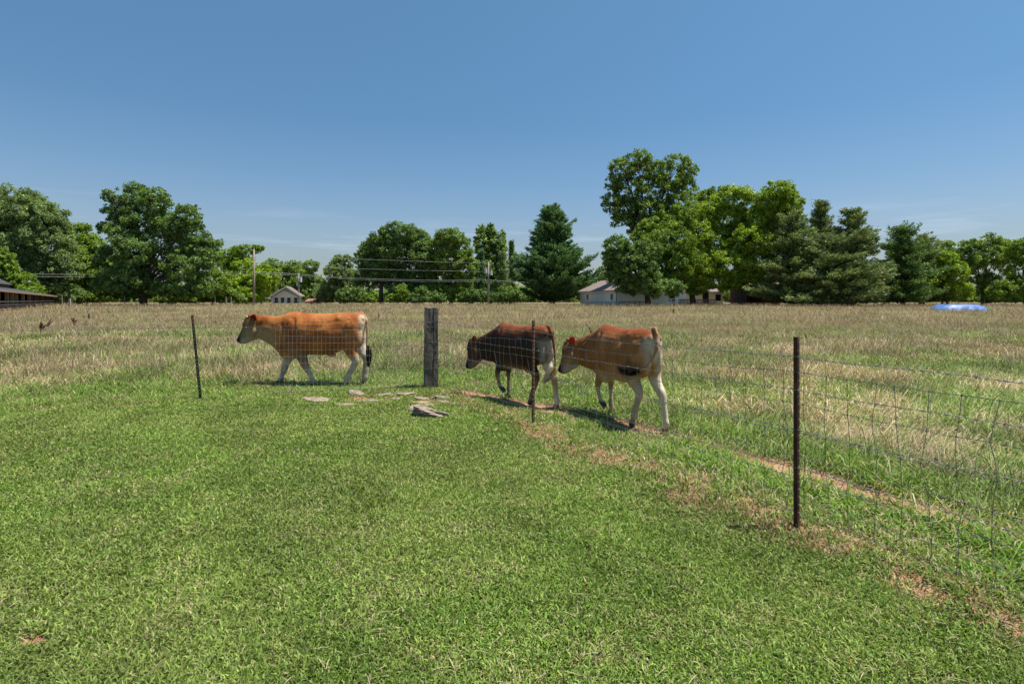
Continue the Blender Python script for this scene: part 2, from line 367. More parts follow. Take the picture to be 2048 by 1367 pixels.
def meadow():
    rng = np.random.RandomState(8); parts = []
    # clumps: blades fan from shared roots
    NC = int(86000*QL); cx, cy = sample(rng, NC, 2.8, 96, 1.62, 1.12); by = beyond(cx, cy)
    k = by > np.where(cx > -1.5, 1.28, .85)+.5*(fbm(cx, cy, 2)-.4); cx, cy, by = cx[k], cy[k], by[k]; NC = len(cx)
    per = 13
    ci = np.repeat(np.arange(NC), per); n = len(ci); X = cx[ci]; Y = cy[ci]
    dist = Y/10; spread = .10+.012*Y
    x = X+rng.randn(n)*spread; y = Y+rng.randn(n)*spread
    dk = .62+.75*smooth(.3, .7, fbm(X*1.1+60, Y*.8+20, 3)); zone = fbm(X*.22+2, Y*.16+5, 3); green = smooth(.40, .62, .35*fbm(X*.38+30, Y*.24+11, 3)+.65*fbm(X*1.5+8, Y*1.2+2, 2)); green = np.clip(green+smooth(2.3, 1.1, by[ci])*.75, 0, 1)
    flop = smooth(.48, .62, fbm(X*.8+7, Y*.8, 2)); h_cl = (.55+.9*rng.rand(NC)**1.3)[ci]; caz = (rng.rand(NC)*6.28)[ci]+.55*rng.randn(n)
    waz = fbm(X*.25, Y*.25, 2)*9; caz = np.where(rng.rand(n) < .6, waz+.7*rng.randn(n), caz)
    rise = smooth(1.0, 2.4, by[ci])
    far = smooth(14, 55, Y)
    h = (.10+.17*rng.rand(n)+.20*rng.rand(n)*rise)*(1-.35*green)*(.8+.6*zone)*h_cl+.12*far*rng.rand(n)
    cl = rng.rand(NC)[ci]; lean = np.where(cl < .40+.35*flop, .75+.65*rng.rand(n), .1+.6*rng.rand(n)); curl = .3+1.2*rng.rand(n)
    w = (.0040+.0035*rng.rand(n))*(1+.085*Y)
    straw = lerp([.27, .205, .115], [.56, .45, .29], rng.rand(n)); pink = lerp([.30, .20, .14], [.44, .31, .22], rng.rand(n))
    pk = smooth(.4, .62, fbm(X*.3+50, Y*.12, 2))*smooth(10, 40, Y); straw = straw*(1-.6*pk[:, None])+pink*.6*pk[:, None]
    gcol = lerp([.095, .160, .030], [.260, .315, .095], rng.rand(n))
    gf = .38*fbm(X*.42+31, Y*.30+5, 3)+.34*fbm(X*1.3+3, Y*1.0+9, 2)+.28*fbm(X*3.6+7, Y*2.6+1, 2)+.14*smooth(2.6, 1.0, by[ci])-.02*far
    isg = rng.rand(n) < .10+.80*smooth(.42, .515, gf)
    c = np.where(isg[:, None], gcol, straw); h = np.where(isg, h*1.0, h*(.62+.38*(gf < .46))); c *= (.60+.45*rng.rand(n)+.30*(rng.rand(NC)[ci]))[:, None]*dk[:, None]
    tip = np.where(isg[:, None], c*1.1, c*1.08)
    nearm = Y < 26
    for msk, sg in ((nearm, 2), (~nearm, 1)):
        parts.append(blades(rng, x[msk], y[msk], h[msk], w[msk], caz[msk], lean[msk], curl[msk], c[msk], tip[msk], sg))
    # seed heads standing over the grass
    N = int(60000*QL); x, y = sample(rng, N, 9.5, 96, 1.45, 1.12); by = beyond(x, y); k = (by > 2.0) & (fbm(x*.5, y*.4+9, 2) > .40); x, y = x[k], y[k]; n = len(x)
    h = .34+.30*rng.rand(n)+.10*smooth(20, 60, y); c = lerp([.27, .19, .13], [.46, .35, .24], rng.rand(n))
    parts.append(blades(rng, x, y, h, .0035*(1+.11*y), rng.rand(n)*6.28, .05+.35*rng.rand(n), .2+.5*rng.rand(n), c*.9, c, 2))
    V, Fi, C = join_blades(parts)
    o = link('pasture_grass', mesh_np('pasture_grass', V, Fi, 3, C), M_DRY)
    tag(o, 'tall tan and green pasture grass behind the fence', 'grass', kind='stuff')
M_GRASS = leafmat('grass_blades', .55, .30, .25, (1.1, 1.15, .5))
M_DRY = leafmat('pasture_blades', .6, .25, .2, (1.1, 1.05, .7))
QL = 1.0
lawn(); stock_path(); meadow()
# ------------------------------------------------------------ flat stones by the corner post
M_STONE = noisy('limestone', [(.30, (.08, .06, .045)), (.45, (.20, .155, .115)), (.60, (.29, .235, .18)), (.8, (.38, .32, .26))], 9, 9, .9, .6, (1, 1, 3.5), 30, .015)
M_STONE2 = noisy('rust_stone', [(.30, (.17, .09, .05)), (.5, (.33, .20, .13)), (.7, (.40, .29, .21))], 9, 9, .9, .6, (1, 1, 3), 30, .015)
SL = ['long flat tan stone, leftmost of the row by the fence', 'rough tilted dark edged stone under the cow\'s hind hooves', 'low flat grey stone sunk in the lawn, nearest to the leftmost stone', 'small pale stone sunk in grass at the middle of the row',
      'thin pale stone at the back of the row, right of the rough tilted stone', 'long thin pinkish stone at the back left of the timber post', 'small rounded stone in front of the long thin pinkish one', 'low grey tan stone in front of the timber post foot',
      'small whitish stone at the right foot of the timber post', 'grey humped stone right of the timber post foot', 'small pale stone just below the grey humped one', 'dark edged slab tucked behind the largest stone', 'largest stone, thick angled slab nearest the camera', 'reddish brown flat stone behind the two big slabs',
      'tiny stone between the two leftmost low stones', 'tiny stone left of the reddish brown one', 'small stone at the right end of the row', 'small stone wedged between the reddish stone and the largest slab']
for i, (px, py, w, h, th) in enumerate(STONES):
    rng = np.random.RandomState(100+i); cx, cy = wpt(px, py+h*.32); s = cy/F; L = w*s; Dp = L*(.50+.2*rng.rand()) if w > 30 else L*.75
    bm = bmesh.new(); bmesh.ops.create_icosphere(bm, subdivisions=5, radius=1)
    npl = [(Vector((math.cos(a), math.sin(a), rng.uniform(-.25, .25))), rng.uniform(.72, .98)) for a in np.sort(rng.rand(8)*6.28)]
    off = Vector(rng.rand(3)*50); tilt = rng.uniform(-.12, .12); tx = {1: .28, 11: .22, 12: .20}.get(i, 0)
    for v in bm.verts:
        p = v.co.copy()
        for nn, d in npl:
            e = p.dot(nn)-d
            if e > 0: p -= nn*e
        st_ = round(p.z*3.2)/3.2; p.z = p.z*.35+st_*.65 if abs(p.z) < .95 else p.z
        q = mnoise.noise(p*1.6+off); q2 = mnoise.noise(p*5+off); q3 = mnoise.noise(p*14+off)
        p *= 1+.30*q+.12*q2+.035*q3
        p.z = max(-1, min(p.z, .75+.25*q+.12*q2+.06*q3))
        v.co = Vector((p.x*L*.56, p.y*Dp*.60, p.z*th*(.8 if th < .04 else .9)))
    R = Matrix.Rotation(tilt+tx*.6, 3, 'Y')@Matrix.Rotation(-tx if i == 12 else tx, 3, 'X')
    bmesh.ops.rotate(bm, verts=bm.verts, cent=(0, 0, 0), matrix=R)
    me = bpy.data.meshes.new('field_stone'); bm.to_mesh(me); bm.free()
    me.polygons.foreach_set('use_smooth', [True]*len(me.polygons))
    me.set_sharp_from_angle(angle=math.radians(28))
    o = link('field_stone', me, M_STONE2 if i == 13 else M_STONE)
    o.location = (cx, cy, ghf(cx, cy)+th*.22+.004); o.rotation_euler = (0, 0, rng.uniform(-.25, .25) if i not in (12, 11) else -.15)
    tag(o, SL[i], 'stone', 'flat stones in the lawn by the corner post')
# ------------------------------------------------------------ posts
M_RUST = noisy('rusty_steel', [(.30, (.035, .018, .012)), (.5, (.085, .038, .022)), (.62, (.13, .060, .034)), (.75, (.20, .13, .10))], 14, 9, .8, .5, (1, 1, .6), 60, .004, metallic=.15)
M_GREENP = noisy('green_black_paint', [(.35, (.016, .020, .014)), (.60, (.035, .045, .028)), (.70, (.12, .055, .03))], 18, 8, .7, .4, (1, 1, .8), 60, .003)
M_STUD = noisy('worn_stud', [(.35, (.10, .07, .055)), (.6, (.22, .17, .14)), (.8, (.38, .34, .30))], 40, 4, .6, .3)
M_REDTOP = noisy('red_rust_top', [(.35, (.10, .03, .018)), (.6, (.30, .08, .04)), (.8, (.42, .36, .32))], 25, 6, .8, .4)
def t_post(label, xy, h, az, body, stud, lean=0.0, top=None):
    root = empty('fence_post', (xy[0], xy[1], ghf(*xy)-.02), label, 'fence post', 'steel fence posts')
    root.rotation_euler = (0, lean, az)
    m = MB(); hh = h+.02; htop = hh
    bh = hh-(.16 if top else 0)
    def bar(mb, z0, z1):
        mb.box((0, 0, (z0+z1)/2), (.040, .0045, z1-z0)); mb.box((0, .0172, (z0+z1)/2), (.0046, .030, z1-z0))
    bar(m, 0, bh)
    if top:
        m2 = MB(); bar(m2, bh, hh); m2.build('post_top', top, root)
    s = MB(); k = 0; z = .12
    while z < hh-.03:
        s.box((0, -.0052, z), (.013, .007, .024)); z += .054
    m.build2('post_body', body, s, stud, root)
t_post('rusty brown steel post standing closest to the camera on the right', F3, 1.335, .75, M_RUST, M_STUD, -.002)
t_post('rusty steel post in front of the dark brown cow', F2, 1.325, .75, M_RUST, M_STUD, .004)
t_post('leaning dark green steel post with a red rusted top, left of the orange brown cow', FL, 1.35, .1, M_GREENP, M_STUD, -.095, M_REDTOP)
# corner timber: a split, checked railway-tie post
M_TIMBER = None
def timber_mat():
    m, nt, b = mat('weathered_timber')
    tc = nd(nt, 'ShaderNodeTexCoord'); mp = nd(nt, 'ShaderNodeMapping'); mp.inputs['Scale'].default_value = (22, 22, 1.3)
    nt.links.new(tc.outputs['Object'], mp.inputs[0])
    n = nd(nt, 'ShaderNodeTexNoise'); n.inputs['Scale'].default_value = 3; n.inputs['Detail'].default_value = 9; n.inputs['Roughness'].default_value = .7; n.inputs['Distortion'].default_value = .6
    nt.links.new(mp.outputs[0], n.inputs[0])
    c = ramp(nt, n.outputs[0], [(.30, (.026, .019, .014)), (.44, (.080, .064, .050)), (.56, (.130, .108, .088)), (.72, (.22, .19, .16))])
    nt.links.new(c, b.inputs['Base Color'])
    bp = nd(nt, 'ShaderNodeBump'); bp.inputs['Strength'].default_value = .9; bp.inputs['Distance'].default_value = .012
    nt.links.new(n.outputs[0], bp.inputs['Height']); nt.links.new(bp.outputs[0], b.inputs['Normal']); b.inputs['Roughness'].default_value = .92
    return m
def timber_post():
    root = empty('timber_post', (FW[0], FW[1], ghf(*FW)), 'thick weathered grey timber corner post with a deep vertical crack', 'fence post')
    w, d, H = .235, .21, 1.445; N = 70
    # outline of the section, counter clockwise from the front left corner, with a notch (the crack) in the front
    base = [(-.5, -.5), (-.3, -.5), (-.1, -.5), (.06, -.5), (.10, -.46), (.125, -.12), (.15, -.46), (.19, -.5), (.35, -.5), (.5, -.5), (.5, -.2), (.5, .2), (.5, .5), (.15, .5), (-.2, .5), (-.5, .5), (-.5, .2), (-.5, -.2)]
    vs = []; n = len(base)
    for i in range(N+1):
        t = i/N; z = -.05+t*(H+.05)
        cw = .25+.6*float(smooth(.1, .75, t))*(.7+.6*float(vnoise(t*4, 2)))   # crack opens upwards
        cx = .02*math.sin(t*5)+.03*(float(vnoise(t*14, 7))-.5)
        for k, (a, b) in enumerate(base):
            x, y = a, b
            if 3 <= k <= 7: x = .125+cx+(a-.125)*cw; 
            if k == 5: y = -.5+(.42*min(1, cw))
            j = .010*(float(vnoise(t*5+k*3.1, k*7.7))-.5)*2+.003*(float(vnoise(t*30+k*3.1, k*7.7))-.5)
            q = Vector((x*w, y*d, z))+Vector((j*(1 if abs(a) == .5 else .2), j*(1 if abs(b) == .5 else .2), 0))
            if i > N-3: q.x *= .985; q.y *= .985
            if i == N: q.z += .012*math.sin(a*9)+.008*b*2+(-.02 if k in (4, 5, 6) else 0)
            vs.append(q)
    fs = []
    for i in range(N):
        for k in range(n): fs.append((i*n+k, i*n+(k+1) % n, (i+1)*n+(k+1) % n, (i+1)*n+k))
    fs += [tuple(range(N*n, (N+1)*n)), tuple(range(n))[::-1]]
    m = MB(); m.add(vs, fs); me = m.mesh('post_timber')
    o = link('post_timber', me, timber_mat(), root)
    root.rotation_euler = (0, .004, math.radians(14))
    for z in (.36, 1.10, 1.19, .83, .55):
        q = [(-.122, -.108), (.122, -.108), (.122, .108), (-.122, .108), (-.122, -.108)]
        wr = MB(); wr.tube([(a, b, z+.006*math.sin(5*i+z*9)) for i, (a, b) in enumerate(q)], .0022, 5); wr.build('wire_wrap', M_WIRE, root)
M_WIRE = noisy('galvanised_wire', [(.3, (.12, .12, .12)), (.7, (.34, .34, .34))], 30, 3, .42, .1, metallic=.7)
M_WIRE2 = noisy('bright_galvanised_wire', [(.3, (.55, .55, .55)), (.7, (.8, .8, .8))], 30, 3, .45, .1, metallic=.4)
timber_post()
# ------------------------------------------------------------ wires
rw = np.random.RandomState(21)
def P3(base, d, s, z, off=0):
    p = base+d*s; nrm = np.array([-d[1], d[0]]); p = p+nrm*off; return Vector((p[0], p[1], z+ghf(p[0], p[1])*.6))
def wobble(s, seed, a=.006): return (float(vnoise(s*3.3+seed*7.7, seed))-.5)*2*a+(float(vnoise(s*9+seed, seed*3))-.5)*a
def barbed(name, parent, base, d, s0, s1, zf, seed, off=0, r=.0021):
    m = MB(); n = int((s1-s0)/.03); A = []; B = []
    for i in range(n+1):
        s = s0+(s1-s0)*i/n; z = zf(s)+wobble(s, seed, .005); a = s*2*math.pi/.09
        A.append(P3(base, d, s, z+.0022*math.sin(a), off+.0022*math.cos(a))); B.append(P3(base, d, s, z-.0022*math.sin(a), off-.0022*math.cos(a)))
    m.tube(A, r*.72, 4); m.tube(B, r*.72, 4)
    s = s0+.05
    while s < s1:
        z = zf(s)+wobble(s, seed, .005)
        for k in range(2):
            a = rw.rand()*6.28; v = Vector((rw.randn()*.3, rw.randn(), rw.randn())).normalized()*.013; p = P3(base, d, s+k*.006, z, off)
            m.tube([p-v, p+v], .0013, 3)
        m.tube([P3(base, d, s-.006, z, off), P3(base, d, s+.012, z, off)], .0045, 5)
        s += .125
    return m.build(name, M_WIRE, parent)
LR = float(np.linalg.norm(F3-FW)); LP2 = float(np.linalg.norm(F2-FW)); SE = LR+2.9
def right_run():
    root = empty('wire_fence', (FW[0], FW[1], 0), 'woven wire and barbed strands from the timber post past both rusty posts rightwards', 'wire fence')
    iv = root.matrix_world.inverted()
    def mk(o): o.matrix_parent_inverse = Matrix.Translation((-FW[0], -FW[1], 0)); return o
    hz = [1.085, .865, .665, .50, .347, .217, .109]
    def sag(s, k):      # the top of the mesh dips between the posts
        if s < LP2: t = s/LP2; return -.055*math.sin(math.pi*t)*(1 if k == 0 else .5)+.02*(1-t)
        if s < LR: t = (s-LP2)/(LR-LP2); return -.035*math.sin(math.pi*t)*(1 if k == 0 else .6)
        return -.03*math.sin(math.pi*min(1, (s-LR)/3.2))
    def zf(k): return lambda s: hz[k]+sag(s, k)+wobble(s, k+2, .007)
    def offs(s, z): return .02*(float(vnoise(s*1.1, z*2.5))-.5)*2
    m = MB(); ds = .05
    for k in range(len(hz)):
        n = int((SE-.12)/ds); f = zf(k)
        m.tube([P3(FW, dR, .12+i*ds, f(.12+i*ds), offs(.12+i*ds, hz[k])) for i in range(n+1)],   .0021 if k else .0027, 4)
    mk(m.build('horizontal_wires', M_WIRE, root))
    m = MB(); s = .16; kn = MB()
    while s < SE:
        bend = rw.randn()*.010+(.05 if LP2*.25 < s < LP2 and rw.rand() < .8 else 0)
        pts = []; sh = 0
        for k in range(len(hz)):
            sh = rw.randn()*.012+(bend*(k >= 2))
            pts.append(P3(FW, dR, s+sh, zf(k)(s+sh), offs(s, hz[k])))
        fine = []
        for a, b in zip(pts[:-1], pts[1:]): fine += [a, (a+b)/2+Vector((rw.randn(), rw.randn(), 0))*.004]
        m.tube(fine+[pts[-1]], .0018, 4)
        for p in pts: kn.tube([p-Vector((0, 0, .006)), p+Vector((0, 0, .006))], .0042, 4)
        s += .152*(1+.06*rw.randn())
    m.add(kn.v, kn.f); mk(m.build('vertical_stays', M_WIRE, root))
    for j, z in enumerate([1.195, .965, .690, .427]):
        def f(s, z=z, j=j):
            t = (s % LP2)/LP2 if s < LP2 else ((s-LP2)/(LR-LP2) % 1)
            return z-.022*math.sin(math.pi*t)+(.02*(1-min(1, s/LP2)))
        mk(barbed('barbed_wire', root, FW, dR, .1, SE, f, j+20, -.02))
def left_run():
    root = empty('wire_fence', (FL[0], FL[1], 0), 'fine welded mesh and plain wires between the leaning green post and the timber post', 'wire fence')
    def mk(o): o.matrix_parent_inverse = Matrix.Translation((-FL[0], -FL[1], 0)); return o
    LL = float(np.linalg.norm(FL-FW))
    sM = 2.62                                     # the mesh ends short of the steel post
    m = MB(); v = MB()
    top = 1.085; nh = 10
    def zt(s): return top-.02*math.sin(s*1.3)+wobble(s, 3, .006)
    for k in range(nh):
        z = top-k*.1135; n = 60
        m.tube([P3(FW, dL, .12+(sM-.12)*i/n, z*zt(.12+(sM-.12)*i/n)/top+.002, .012*(float(vnoise(i*.2, k))-.5)) for i in range(n+1)], .0013, 4)
    s = .15
    while s <= sM:
        v.tube([P3(FW, dL, s+rw.randn()*.0015, zt(s)*(1-k/5)+.03*(k/5), .004*rw.randn()) for k in range(6)], .0011, 4); s += .066
    mk(m.build('horizontal_wires', M_WIRE2, root)); mk(v.build('vertical_wires', M_WIRE2, root))
    def line(zs, seed, s0, s1, rad=.0016, barb=False):
        def f(s): return float(np.interp(s, *zip(*zs)))
        if barb: return mk(barbed('barbed_wire', root, FW, dL, s0, s1, f, seed, .015))
        n = 90; q = MB(); q.tube([P3(FW, dL, s0+(s1-s0)*i/n, f(s0+(s1-s0)*i/n)+wobble(i*.05, seed, .006), .015) for i in range(n+1)], rad, 4)
        return mk(q.build('plain_wire', M_WIRE, root))
    line([(.1, 1.20), (1.8, 1.135), (LL, 1.145), (LL+4, 1.12)], 31, .1, LL+4.2, barb=True)
    line([(.1, .97), (LL, .90), (LL+4, .93)], 33, .1, LL, .0016)
    line([(2.2, .80), (LL, .98), (LL+1.6, .97), (LL+4.2, .90)], 35, 2.2, LL+4.2, .0017)
    line([(.1, .36), (LL, .30)], 37, .1, LL, .0014)
right_run(); left_run()
# ------------------------------------------------------------ trees
M_LEAF = leafmat('leaves', .5, .38, .25, (1.25, 1.2, .35))
M_NEEDLE = leafmat('needles', .6, .22, .2, (1.1, 1.1, .6))
M_BARK = noisy('bark', [(.3, (.035, .026, .02)), (.6, (.10, .078, .06)), (.8, (.16, .13, .10))], 3, 8, .95, .6, (1, 1, .25), 12, .05)
ARMS = 1.0
def leaf_cloud(rng, C, N, size, base, tip, flat=.3, hang=0):
    """N leaf sprays (bent quads) round the centres C (n,3), normals N"""
    n = len(C)
    a = rng.randn(n, 3); a += N*.55; a[:, 2] += .35; a /= np.linalg.norm(a, axis=1)[:, None]
    u = np.cross(a, rng.randn(n, 3)); u /= np.linalg.norm(u, axis=1)[:, None]; v = np.cross(a, u)
    s = size*(.55+.9*rng.rand(n))[:, None]; t = s*(.5+.5*rng.rand(n))[:, None]
    P0 = C-u*s; P1 = C+v*t*.6-a*s*.12; P2 = C+u*s; P3_ = C-v*t*.6-a*s*.12
    V = np.stack([P0, P1, P2, P3_], 1).reshape(-1, 3)
    return V
def lobes_px(lobes, D, rng):
    """photo-traced lobes (cx, cy, rx, ry) -> 3D ellipsoids with their own depth"""
    out = []
    for L in lobes:
        cx, cy, rx, ry = L[:4]; s = D/F
        dy = L[4] if len(L) > 4 else rng.uniform(-.6, .6)
        d = D+dy*rx*s; c = at(cx, d, py=cy); out.append((np.array(c), np.array([rx*s, (rx+ry)/2*s*.95, ry*s])))
    return out
def crown_mesh(rng, lobes, cols, size, dens=1.0, clump=.25, gap=.18, ymin=None):
    base, tip, dark = [np.array(c) for c in cols]; PV = []; PC = []
    for c, r in lobes:
        area = (r[0]*r[2]+r[0]*r[1]+r[1]*r[2])*4
        ncl = max(10, int(area/(clump*r.mean()*2.0)**2*3.0))
        d = rng.randn(ncl, 3); d /= np.linalg.norm(d, axis=1)[:, None]
        keep = rng.rand(ncl) > gap*(1+.9*(d[:, 2] < -.3)); d = d[keep]; ncl = len(d)
        rad = .45+.62*rng.rand(ncl)**.6
        cc = c+d*r*rad[:, None]; cr = clump*r.mean()*(.5+.8*rng.rand(ncl)**1.5)
        per = np.maximum(6, (dens*cr**2/size**2*6.0)).astype(int)
        ci = np.repeat(np.arange(ncl), per); n = len(ci)
        o = rng.randn(n, 3); o /= np.linalg.norm(o, axis=1)[:, None]; o *= (rng.rand(n)**.45)[:, None]
        o[:, 2] *= .85
        P = cc[ci]+o*cr[ci][:, None]
        V = leaf_cloud(rng, P, d[ci]+o, size, base, tip)
        hue = rng.rand(ncl)[ci]; f = rng.rand(n)
        col = base*(1-f[:, None])+tip*f[:, None]; k = (hue > .72); col[k] = col[k]*.5+dark*.5
        col = col*(.75+.5*rng.rand(n))[:, None]
        PV.append(V); PC.append(np.repeat(col, 4, 0))
    V = np.concatenate(PV); C = np.concatenate(PC)
    if ymin is not None:
        pass
    return mesh_np('crown', V, np.arange(len(V)), 4, C)
def limbs(mb, rng, foot, fork, lobes, r0, twigs=2):
    foot = Vector(foot); fork = Vector(fork); H = fork-foot
    mb.tube([foot-Vector((0, 0, .3)), foot+H*.08, foot+H*.5+Vector((rng.randn()*.08, rng.randn()*.08, 0)), fork], [r0*1.5, r0*1.1, r0*.92, r0*.8], 10)
    for c, r in lobes:
        e = Vector(c); m = fork.lerp(e, .5)+Vector((rng.randn(), rng.randn(), -.4))*r.mean()*.18
        mb.tube([fork.lerp(foot, .12), m, e], [r0*.5, r0*.28, r0*.10], 6)
        for k in range(twigs):
            t = rng.randn(3); t /= np.linalg.norm(t); t[2] = abs(t[2])*.6
            mb.tube([m.lerp(e, .5), Vector(c+t*r*.85)], [r0*.16, r0*.035], 4)
GREENS = {'mid': ((.129, .224, .038), (.252, .358, .078), (.050, .09, .027)), 'bright': ((.129, .230, .027), (.263, .370, .050), (.07, .14, .027)),
          'yellow': ((.168, .286, .025), (.358, .470, .045), (.08, .16, .027)), 'dark': ((.095, .185, .045), (.213, .319, .090), (.038, .07, .025)),
          'grey': ((.134, .213, .067), (.258, .342, .134), (.062, .10, .040)), 'blue': ((.084, .179, .065), (.196, .319, .125), (.031, .07, .036)), 'olive': ((.146, .207, .069), (.302, .370, .140), (.050, .07, .031))}
def tree(name, label, cat, D, lobes, kind, trunk, seed, size=.175, dens=1.0, r0=None, clump=.25, gap=.18, group='trees beyond the pasture', fork=None):
    rng = np.random.RandomState(seed); tx, tw = trunk
    foot = at(tx, D); root = empty(name, foot, label, cat, group)
    L = lobes_px(lobes, D, rng)
    me = crown_mesh(rng, L, GREENS[kind], size*D/88, dens, clump, gap); o = link('crown', me, M_LEAF, root); o.location = -foot
    if tw:
        mb = MB(); zmin = min(c[2]-r[2]*.3 for c, r in L); fz = max(foot.z+1.2, min(c[2] for c, r in L)-.3) if fork is None else at(tx, D, py=fork).z
        limbs(mb, rng, foot, (foot.x+rng.randn()*.1, foot.y, fz), L, tw*D/F/2)
        t = mb.build('trunk', M_BARK, root, sm=True); t.location = -foot
    return root
def conifer(name, label, D, bx, top, bot, halfw, kind, seed, whorl=.75, up=.25, droop=.1, shape=1.0, group='evergreens beyond the pasture', ragged=.2, size=.16, body=.0, dens=1.0, skirt=.9):
    """layered evergreen: limbs in whorls, each limb clothed in needle sprays"""
    rng = np.random.RandomState(seed); foot = at(bx, D); s = D/F; root = empty(name, foot, label, 'evergreen tree', group)
    ztop = at(bx, D, py=top).z; zb = at(bx, D, py=bot).z; R0 = halfw*s; H = ztop-zb
    base, tip, dark = [np.array(c) for c in GREENS[kind]]; PV = []; PC = []; mb = MB()
    mb.tube([foot-Vector((0, 0, .3)), (foot.x, foot.y, zb+H*.5), (foot.x+.1, foot.y, ztop-.3)], [R0*.06+.1, R0*.035+.05, .03], 8)
    z = zb; k = 0
    while z < ztop-.15:
        t = (z-zb)/H; jag = rng.uniform(.72, 1.12)
        R = R0*((1-t)**shape)*(.93+.07*math.cos(t*20))*(skirt+(1-skirt)*min(1, t*6)); R = max(R*jag, .35)
        nb = int(7+R*1.6)
        for j in range(nb):
            a = rng.rand()*6.28; r = R*(1-ragged+2*ragged*rng.rand()); dirv = np.array([math.cos(a), math.sin(a), 0])
            ru = up+(.5 if t > .75 else 0)*rng.rand()+.15*rng.randn()*.5
            p0 = np.array([foot.x, foot.y, z+rng.randn()*.15]); m_ = max(3, int(r/.28)); 
            ts = np.repeat(np.linspace(.22, 1, m_), 5)+rng.randn(m_*5)*.03
            wid = .32*r*.34*(1.15-ts)+.16
            side = np.array([-dirv[1], dirv[0], 0]); n = len(ts)
            P = p0+dirv*(ts*r)[:, None]+side*(rng.randn(n)*wid)[:, None]; P[:, 2] += (ts**1.4)*r*ru-droop*np.abs(rng.randn(n))*.5+rng.randn(n)*.10
            reps = max(1, int(3*dens)); P = np.repeat(P, reps, 0)+rng.randn(n*reps, 3)*.13; nn = len(P)
            aim = np.tile(dirv+np.array([0, 0, .35]), (nn, 1))+rng.randn(nn, 3)*.45; aim /= np.linalg.norm(aim, axis=1)[:, None]
            w_ = np.cross(aim, rng.randn(nn, 3)); w_ /= np.linalg.norm(w_, axis=1)[:, None]
            sz = size*(.7+.9*rng.rand(nn))[:, None]
            V = np.stack([P-aim*sz, P+w_*sz*.32, P+aim*sz*1.1, P-w_*sz*.32], 1).reshape(-1, 3)
            f = rng.rand(nn); col = base*(1-f[:, None])+tip*f[:, None]; col *= (.7+.5*rng.rand(nn))[:, None]
            if rng.rand() > .7: col = col*.5+dark*.5
            PV.append(V); PC.append(np.repeat(col, 4, 0))
            if j % 2 == 0: mb.tube([p0, p0+dirv*r*.5+np.array([0, 0, r*.5*ru*.5]), p0+dirv*r*.95+np.array([0, 0, r*ru*.9])], [.05, .03, .01], 4)
        z += whorl*(.55+.45*(1-t))*(.8+.4*rng.rand()); k += 1
    V = np.concatenate(PV); C = np.concatenate(PC)
    o = link('crown', mesh_np('crown', V, np.arange(len(V)), 4, C), M_NEEDLE, root); o.location = -foot
    t_ = mb.build('trunk', M_BARK, root, sm=True); t_.location = -foot
    return root
T = tree
T('broadleaf_tree', 'tall grey green tree at the far left edge, above the barn roof', 'tree', 88, [(42, 415, 48, 38), (5, 440, 50, 50), (88, 440, 38, 35), (30, 480, 55, 45), (95, 490, 45, 50), (60, 545, 50, 38), (120, 540, 35, 40), (-50, 470, 60, 70), (-40, 560, 60, 45), (118, 458, 22, 22), (110, 585, 40, 22)], 'grey', (22, 12), 1)
T('young_tree', 'pale yellow green young tree just right of the barn roof', 'tree', 80, [(45, 565, 25, 20), (60, 590, 26, 20), (10, 545, 24, 25), (0, 525, 22, 30)], 'bright', (50, 4), 2)
T('broadleaf_tree', 'bright green tree between the grey green left tree and the wide oak', 'tree', 98, [(160, 475, 28, 28), (190, 505, 30, 30), (165, 530, 38, 38), (205, 550, 30, 36), (150, 575, 36, 28), (140, 500, 22, 25)], 'bright', (160, 8), 3)
T('oak_tree', 'wide spreading dark oak, largest crown of the left group, with a thick dark trunk', 'tree', 84, [(268, 392, 30, 26), (312, 402, 30, 26), (235, 425, 28, 22), (218, 392, 14, 12), (290, 440, 48, 38), (245, 465, 30, 26), (212, 455, 17, 12), (375, 432, 26, 24), (352, 455, 28, 24), (388, 475, 24, 32), (335, 490, 48, 38), (270, 505, 45, 36), (225, 520, 30, 30), (310, 550, 56, 32), (250, 560, 46, 28), (215, 570, 30, 22), (375, 530, 40, 36), (400, 575, 34, 20), (340, 580, 40, 16), (425, 490, 20, 14), (418, 515, 22, 20), (270, 585, 60, 12)], 'dark', (287, 13), 4, size=.18, gap=.24, fork=570)
T('locust_tree', 'feathery flat topped tree behind the left utility pole', 'tree', 105, [(490, 500, 26, 10), (455, 512, 22, 14), (515, 496, 14, 6), (475, 520, 32, 14), (450, 540, 24, 20)], 'bright', (478, 5), 5, size=.2)
T('broadleaf_tree', 'bright leafy tree around the foot of the left utility pole', 'tree', 100, [(490, 545, 28, 28), (470, 575, 26, 26), (510, 565, 32, 30), (535, 555, 22, 26), (500, 590, 38, 16)], 'yellow', (492, 6), 6)
T('shrub_tree', 'low yellowish bush tree right of the oak', 'tree', 92, [(425, 565, 32, 26), (445, 585, 28, 18), (400, 590, 26, 14)], 'bright', (425, 4), 7)
T('broadleaf_tree', 'dark tree standing behind the white gabled house', 'tree', 145, [(545, 535, 18, 18), (565, 550, 26, 26), (590, 540, 20, 18), (600, 565, 28, 26), (550, 580, 26, 22)], 'mid', (570, 5), 8)
T('broadleaf_tree', 'small dark topped tree right of the white gabled house', 'tree', 140, [(622, 532, 16, 12), (616, 555, 16, 16), (630, 570, 20, 24), (612, 585, 18, 16)], 'mid', (622, 4), 9)
T('broadleaf_tree', 'slim grey green tree at the left side of the big round maple', 'tree', 112, [(684, 525, 22, 16), (668, 545, 20, 18), (690, 555, 24, 26), (665, 575, 24, 22), (650, 590, 24, 14), (695, 585, 22, 20)], 'grey', (680, 5), 10)
